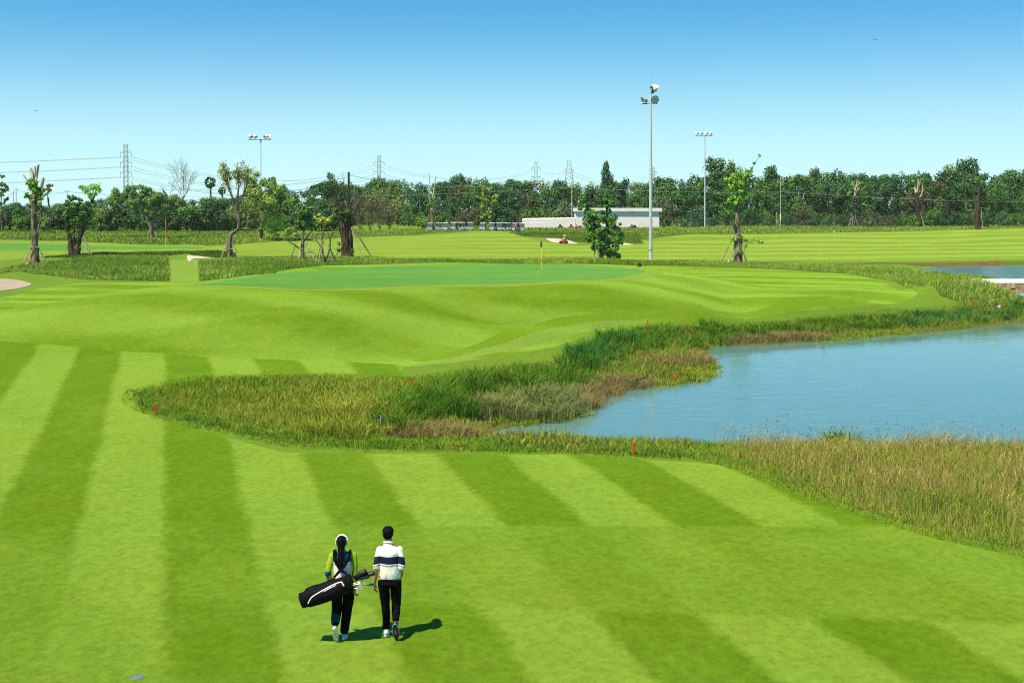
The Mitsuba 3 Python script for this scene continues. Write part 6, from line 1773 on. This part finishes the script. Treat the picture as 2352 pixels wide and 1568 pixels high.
prof = [(0.03, .112, .112, .11), (0.08, .120, .124, .116), (0.16, .132, .138, .125), (0.3, .142, .148, .132), (0.5, .142, .146, .134), (0.7, .138, .134, .130), (0.86, .126, .120, .122), (0.95, .118, .116, .118)]
hull_ = loft([ring(t, a, b, c) for t, a, b, c in prof])
for _ in range(1):
    hull_ = hull_.subdivide()
hull_.vertices += hull_.vertex_normals * ((meshkit.fbm(hull_.vertices * 9, 3, 4) - 0.5) * 0.022)[:, None]
bm = put(bag, 'body', hull_, 'bag_cloth', WAT)
put(bag, 'base', loft([ring(-0.02, .104, .104, .104), ring(-0.015, .113, .114, .113), ring(0.035, .116, .117, .116), ring(0.045, .110, .110, .110)]), 'bag_trim', WAT, 'moulded base rim', smooth=40)
put(bag, 'cuff', loft([ring(0.93, .118, .116, .118), ring(0.95, .128, .126, .126), ring(1.02, .130, .128, .128), ring(1.03, .118, .116, .118)]), 'bag_trim', WAT, 'padded rim at the mouth', smooth=40)


def on_bag(t, s, out=0.0):
    """A point of the bag's near face: t along, s across (-1 to 1)."""
    r = np.interp(t, [p[0] for p in prof], [p[1] for p in prof])
    d = np.interp(t, [p[0] for p in prof], [p[3] for p in prof])
    return A + ax * LB * t + sx_ * r * s + sy_ * (d * math.sqrt(max(0.02, 1 - min(1, abs(s)) ** 2.2)) + out)


def panel(outline_ts, thick):
    """A padded pocket on the near face."""
    c = np.mean(outline_ts, 0)
    rings = []
    for sc, o in ((1.0, -0.01), (1.0, thick * 0.7), (0.9, thick), (0.6, thick * 1.15), (0.2, thick * 1.2)):
        rings.append(np.array([on_bag(*(c + (np.array(q) - c) * sc), o) for q in outline_ts]))
    return loft(rings)


big = smooth_line([(0.13, -0.75), (0.14, -0.25), (0.25, 0.2), (0.45, 0.42), (0.70, 0.62), (0.88, 0.66), (0.90, 0.2), (0.86, -0.4), (0.66, -0.88), (0.4, -0.95), (0.2, -0.92)], 4)
pk = put(bag, 'pocket', panel(big, 0.035), 'bag_cloth', WAT, 'long padded side pocket', smooth=35)
put(pk, 'piping', tube(np.array([on_bag(t, s, 0.033) for t, s in smooth_line([(0.14, -0.32), (0.19, 0.0), (0.27, 0.26), (0.45, 0.46), (0.70, 0.66), (0.86, 0.70), (0.885, 0.45), (0.90, 0.2)], 5, False)]), 0.0095, 7), 'piping', WAT, 'white piping along the pocket')
put(pk, 'piping', tube(np.array([on_bag(t, s, 0.042) for t, s in smooth_line([(0.50, 0.36), (0.62, 0.47), (0.76, 0.55)], 5, False)]), 0.006, 6), 'piping', WAT)
up_pocket = loft([ring(0.10, .118, .05, .06), ring(0.14, .150, .05, .085), ring(0.26, .160, .05, .09), ring(0.40, .150, .05, .085), ring(0.44, .118, .05, .06)])
put(bag, 'pocket', up_pocket, 'bag_trim', WAT, 'small pocket on the upper side', smooth=40)
put(bag, 'pocket', panel(smooth_line([(0.04, -0.9), (0.045, 0.5), (0.11, 0.5), (0.12, -0.85)], 4), 0.014), 'bag_trim', WAT, 'dark panel at the foot of the bag', smooth=35)
for s in (-0.9, -0.55):
    put(bag, 'stand_leg', tube([A + ax * LB * 0.90 - sx_ * 0.118 + sy_ * (0.03 if s < -0.7 else -0.05), A + ax * LB * 0.14 - sx_ * 0.128 + sy_ * (0.03 if s < -0.7 else -0.05)], 0.008, 6), 'cover_black', WAT)
put(bag, 'handle', tube([on_bag(0.55, 0.98), A + ax * LB * 0.6 + sx_ * 0.155, A + ax * LB * 0.72 + sx_ * 0.155, on_bag(0.77, 0.98)], 0.012, 7), 'cover_black', WAT)


def ribbon(pts, w, th=0.008):
    """A flat strap along the points, lying towards the camera side."""
    p = smooth_line(pts, 6, False)
    t = np.gradient(p, axis=0)
    t /= np.linalg.norm(t, axis=1, keepdims=True)
    n = np.array([0, -1.0, 0.15])
    b = np.cross(t, n)
    b /= np.linalg.norm(b, axis=1, keepdims=True)
    nn = np.cross(b, t)
    ww = np.interp(np.linspace(0, 1, len(p)), np.linspace(0, 1, len(w)), w)[:, None] / 2
    rings = [np.array([p[i] - b[i] * ww[i], p[i] + b[i] * ww[i], p[i] + b[i] * ww[i] + nn[i] * th, p[i] - b[i] * ww[i] + nn[i] * th]) for i in range(len(p))]
    return loft(rings)


bk_y = -0.135
for nm, pts, w in [('strap', [(-0.112, 0.03, 1.35), (-0.118, -0.06, 1.345), (-0.104, -0.128, 1.26), (-0.06, -0.15, 1.17), (-0.015, -0.152, 1.10), (0.06, -0.15, 1.05), (0.12, -0.2, 0.99)], (0.045, 0.05, 0.048, 0.045, 0.032, 0.026)),
                   ('strap', [(0.108, 0.03, 1.35), (0.114, -0.06, 1.345), (0.10, -0.128, 1.26), (0.05, -0.152, 1.17), (-0.02, -0.158, 1.09), (-0.10, -0.15, 1.0), (-0.165, -0.19, 0.90), (-0.19, -0.22, 0.86)], (0.045, 0.05, 0.048, 0.042, 0.03, 0.025))]:
    put(bag, nm, ribbon(pts, w), 'black_cloth', WAT, smooth=40)

CLUB = {}


def club(label, root_off, tip, kind):
    key = thing('golf_club', label, 'golf club')
    p0 = A + ax * LB * 0.9 + np.asarray(root_off, float)
    t = np.asarray(tip, float)
    d = (t - p0) / np.linalg.norm(t - p0)
    put(key, 'shaft', tube([p0, t], 0.006, 6), 'chrome' if kind in ('iron', 'wedge') else 'cover_black', WAT)
    side = np.cross(d, [0, 1.0, 0])
    side /= np.linalg.norm(side)
    if kind == 'cover':
        h = flesh([chain([(t - d * 0.06, 0.022), (t + d * 0.03, (0.045, 0.045, 0.036)), (t + d * 0.10 - side * 0.012, (0.04, 0.05, 0.036))])], 0.014, 6, 0.008, 31, 30)
        put(key, 'head_cover', h, 'cover_black', WAT)
        put(key, 'cuff', tube([t - d * 0.085, t - d * 0.03], [0.02, 0.026], 10), 'bag_trim', WAT)
    elif kind == 'teal':
        h = flesh([chain([(t - d * 0.03, 0.018), (t + d * 0.03, (0.03, 0.03, 0.022))])], 0.014, 5)
        put(key, 'head_cover', h, 'cover_teal', WAT)
    else:
        big_ = 1.05 if kind == 'wedge' else 0.8
        pts = [(0, 0), (0.018, -0.012), (0.03, -0.05), (0.022, -0.085), (-0.03, -0.082), (-0.038, -0.03), (-0.02, 0.002)]
        n = np.cross(d, side)
        v = np.array([t + d * a * big_ + side * b * big_ + n * c for c in (-0.008, 0.008) for a, b in pts])
        put(key, 'head', trimesh.convex.convex_hull(v), 'chrome', WAT, smooth=30)
        put(key, 'hosel', tube([t - d * 0.05, t + d * 0.005], 0.0085, 8), 'chrome', WAT)


club('golf club in a long black head cover, highest of the clubs in the bag', (0, -0.02, 0.03), (0.27, -0.24, 1.055), 'cover')
club('golf club in a round black head cover, reaching furthest right', (0, 0.02, 0.01), (0.385, -0.2, 1.035), 'cover')
club('golf club in a small black head cover just above the shining irons', (0, 0.0, 0.02), (0.30, -0.22, 1.0), 'cover')
club('shining iron with a broad head hanging out of the bag', (0, -0.05, -0.02), (0.30, -0.27, 0.925), 'wedge')
club('shining iron with a small head, lowest of the clubs in the bag', (0, -0.05, -0.05), (0.265, -0.28, 0.855), 'iron')
club('shining iron half hidden under the black head covers', (0, 0.0, -0.02), (0.35, -0.23, 0.96), 'iron')
club("golf club with a small teal cover beside the man's hip", (0, 0.04, -0.02), (0.46, -0.16, 0.875), 'teal')

# ------------------------------------------------------------------ the mower with its driver, the person by the carts, small machines
paint('mower_red', (0.45, 0.03, 0.02), 0.4)
paint('straw', (0.62, 0.48, 0.22), 0.8)
paint('pink_cloth', (0.75, 0.55, 0.52), 0.8)
paint('red_cloth', (0.62, 0.03, 0.02), 0.8)


def small_person(key, at, pose, top, legs, rot=0.0):
    """A whole figure for the distance: one body, a shirt and trousers over it."""
    if pose == 'sit':
        legs_ = [chain([((s * 0.09, 0, 0.5), 0.085), ((s * 0.12, -0.42, 0.52), 0.06), ((s * 0.12, -0.5, 0.12), 0.045), ((s * 0.12, -0.62, 0.06), 0.045)]) for s in (-1, 1)]
        z = 0.5
    else:
        legs_ = [chain([((s * 0.085, 0, 0.86), 0.09), ((s * 0.09, 0.02, 0.47), 0.06), ((s * 0.09, 0, 0.1), 0.042), ((s * 0.09, -0.13, 0.04), 0.04)]) for s in (-1, 1)]
        z = 0.86
    tr = chain([((0, 0, z), (0.15, 0.11, 0.09)), ((0, 0, z + 0.25), (0.15, 0.1, 0.1)), ((0, 0, z + 0.5), (0.16, 0.085, 0.05))])
    am = [chain([((s * 0.18, 0, z + 0.5), 0.055), ((s * 0.25, -0.05, z + 0.24), 0.045), ((s * 0.16, -0.3, z + 0.16), 0.03)]) for s in (-1, 1)]
    hn = [hand((s * 0.16, -0.3, z + 0.16), (-s * 0.2, -1, -0.1), (s, 0, 0.2), 0.5) for s in (-1, 1)]
    hdp = chain([((0, 0, z + 0.54), 0.055), ((0, -0.01, z + 0.62), 0.052)]) + chain([((0, 0, z + 0.73), (0.075, 0.09, 0.1)), ((0, -0.03, z + 0.67), 0.055)])
    to = T().translate(list(map(float, at))).rotate([0, 0, 1], rot)
    for nm, ch, bs in (('body', [tr, hdp, *am, *hn, *legs_], 'skin'),):
        scene[f'{key}__{nm}'] = {**mikit.ply(flesh(ch, 0.05, 3), bs, smooth=True), 'to_world': to}
    sh = [chain([((0, 0, z + 0.02), (0.17, 0.125, 0.05)), ((0, 0, z + 0.25), (0.17, 0.12, 0.1)), ((0, 0, z + 0.5), (0.18, 0.1, 0.05))])] + [chain([((s * 0.18, 0, z + 0.5), 0.068), ((s * 0.25, -0.05, z + 0.24), 0.058)]) for s in (-1, 1)]
    scene[f'{key}__shirt'] = {**mikit.ply(flesh(sh, 0.05, 3), top, smooth=True), 'to_world': to}
    tz = [chain([((0, 0, z), (0.165, 0.12, 0.07))])] + [[Manifold.hull_points(ell(np.array(q), 0.001)) for q in []] for _ in range(0)]
    lg = []
    for s in (-1, 1):
        if pose == 'sit':
            lg.append(chain([((s * 0.09, 0, 0.5), 0.1), ((s * 0.12, -0.42, 0.52), 0.075), ((s * 0.12, -0.49, 0.18), 0.058)]))
        else:
            lg.append(chain([((s * 0.085, 0, 0.86), 0.105), ((s * 0.09, 0.02, 0.47), 0.075), ((s * 0.09, 0, 0.14), 0.055)]))
    scene[f'{key}__trousers'] = {**mikit.ply(flesh(tz + lg, 0.05, 3), legs, smooth=True), 'to_world': to}
    return to, z


mp = on_ground(1297, 558.8)
mp[2] -= 0.1
mk = thing('mower', 'dark ride on bunker machine in the white sand behind the flag', 'mower')
to = T().translate(mp.tolist()).rotate([0, 0, 1], 20)
for nm, ms, bs in [('chassis', join([box(0, 0, 0.42, 0.8, 1.5, 0.3, bevel=0.06), box(0, 0.5, 0.66, 0.75, 0.6, 0.25, bevel=0.08)]), 'mower_red'),
                   ('seat', join([box(0, 0.05, 0.62, 0.5, 0.45, 0.1, bevel=0.03), box(0, 0.28, 0.85, 0.5, 0.1, 0.4, bevel=0.03)]), 'seat_vinyl'),
                   ('steering_wheel', join([tube([(0, -0.4, 0.5), (0, -0.3, 0.95)], 0.025, 6), revolve([(0.15, -0.02), (0.19, -0.02), (0.19, 0.02), (0.15, 0.02), (0.15, -0.02)], 14).apply_translation([0, -0.3, 0.96])]), 'rubber'),
                   ('rake', join([box(0, 0.98, 0.18, 1.7, 0.1, 0.16, bevel=0.02), tube([(0, 0.6, 0.4), (0, 0.95, 0.22)], 0.04, 6)]), 'dark_steel')]:
    scene[f'{mk}__{nm}'] = {**mikit.ply(ms, bs, smooth=30), 'to_world': to}
for j, (a, b) in enumerate(((-0.62, 0.45), (0.62, 0.45), (0, -0.75))):
    scene[f'{mk}__wheel' + (f'_{j:03d}' if j else '')] = {**mikit.ply(torus_wheel(a, b, 0.3, 0.3, 0.3), 'rubber', smooth=40), 'to_world': to}
dk = thing('person', 'driver in a pale top and conical straw hat sitting on the bunker machine', 'person')
to2, z2 = small_person(dk, mp + [0, 0, 0.17], 'sit', 'pink_cloth', 'black_cloth', 20)
scene[f'{dk}__straw_hat'] = {**mikit.ply(revolve([(0.0, 0.28), (0.05, 0.25), (0.27, 0.05), (0.29, 0.02), (0.26, 0.03), (0.0, 0.2)], 18).apply_translation([0, 0, z2 + 0.73]), 'straw', smooth=40), 'to_world': to2}
y = 282.0
x = (1184.5 - MID) * y / FOCAL
pk_ = thing('person', 'person in a red top standing beside the carts left of the low white wall', 'person')
to3, z3 = small_person(pk_, (x, y, ground_z(x, y)), 'stand', 'red_cloth', 'black_cloth', 10)
scene[f'{pk_}__cap'] = {**mikit.ply(flesh([chain([((0, 0, z3 + 0.77), (0.09, 0.105, 0.06))]), chain([((0, -0.1, z3 + 0.76), (0.07, 0.04, 0.01)), ((0, -0.16, z3 + 0.75), (0.05, 0.03, 0.008))])], 0.04, 3), 'red_cloth', smooth=True), 'to_world': to3}
for px, lab, bs in [(1430, 'red machine parked at the foot of the low white wall', 'mower_red'), (1443, 'small red machine beside the leafy twin stemmed tree, before the white wall', 'mower_red'), (1387, 'dark machine parked before the low white wall', 'dark_steel'), (1454, 'dark low machine parked in front of the white building', 'dark_steel')]:
    px = {1430: 1312, 1443: 1328, 1387: 1287, 1454: 1454}[px]
    y = 321.0
    x = (px - MID) * y / FOCAL
    to = T().translate([x, y, ground_z(x, y)]).rotate([0, 0, 1], px * 7 % 60)
    key = thing('utility_machine', lab, 'machine')
    scene[key + '__chassis'] = {**mikit.ply(join([box(0, 0, 0.5, 0.9, 1.6, 0.35, bevel=0.06), box(0, -0.5, 0.78, 0.8, 0.5, 0.3, bevel=0.08)]), bs, smooth=30), 'to_world': to}
    scene[key + '__seat'] = {**mikit.ply(join([box(0, 0.2, 0.75, 0.5, 0.4, 0.12, bevel=0.03), box(0, 0.42, 1.0, 0.5, 0.1, 0.4, bevel=0.03)]), 'seat_vinyl', smooth=30), 'to_world': to}
    for j, (a, b) in enumerate(((-0.5, 0.5), (0.5, 0.5), (-0.5, -0.5), (0.5, -0.5))):
        scene[key + '__wheel' + (f'_{j:03d}' if j else '')] = {**mikit.ply(torus_wheel(a, b, 0.28, 0.28, 0.22), 'rubber', smooth=40), 'to_world': to}

# ------------------------------------------------------------------ the air
scene['haze_medium'] = {'type': 'homogeneous', 'albedo': {'type': 'rgb', 'value': [0.93, 0.96, 0.97]}, 'sigma_t': 0.00008}
scene['haze'] = {'type': 'cube', 'to_world': T().translate([0, 1280, 26.5]).scale([5300, 1400, 29.5]), 'bsdf': {'type': 'null'}, 'interior': {'type': 'ref', 'id': 'haze_medium'}}
labels['haze'] = {'label': 'thin humid air over the golf course that pales the far wood and pylons', 'category': 'haze', 'kind': 'stuff'}
scene['camera']['medium'] = {'type': 'ref', 'id': 'haze_medium'}

# ------------------------------------------------------------------ tell neighbours of one kind apart by their order from the left
ORDER = {2: ('left', 'right'), 3: ('left', 'middle', 'right'), 4: ('leftmost', 'second from left', 'third from left', 'rightmost'), 5: ('leftmost', 'second from left', 'middle', 'second from right', 'rightmost')}
same = {}
for k_, d_l in labels.items():
    if k_.startswith('wood_'):
        same.setdefault(d_l['label'], []).append(k_)
for text, keys in same.items():
    keys.sort(key=lambda q: scene[q + '__crown']['to_world'].matrix[0, 3] / scene[q + '__crown']['to_world'].matrix[1, 3])
    for word, q in zip(ORDER.get(len(keys), ()), keys):
        labels[q]['label'] = word + ' ' + text
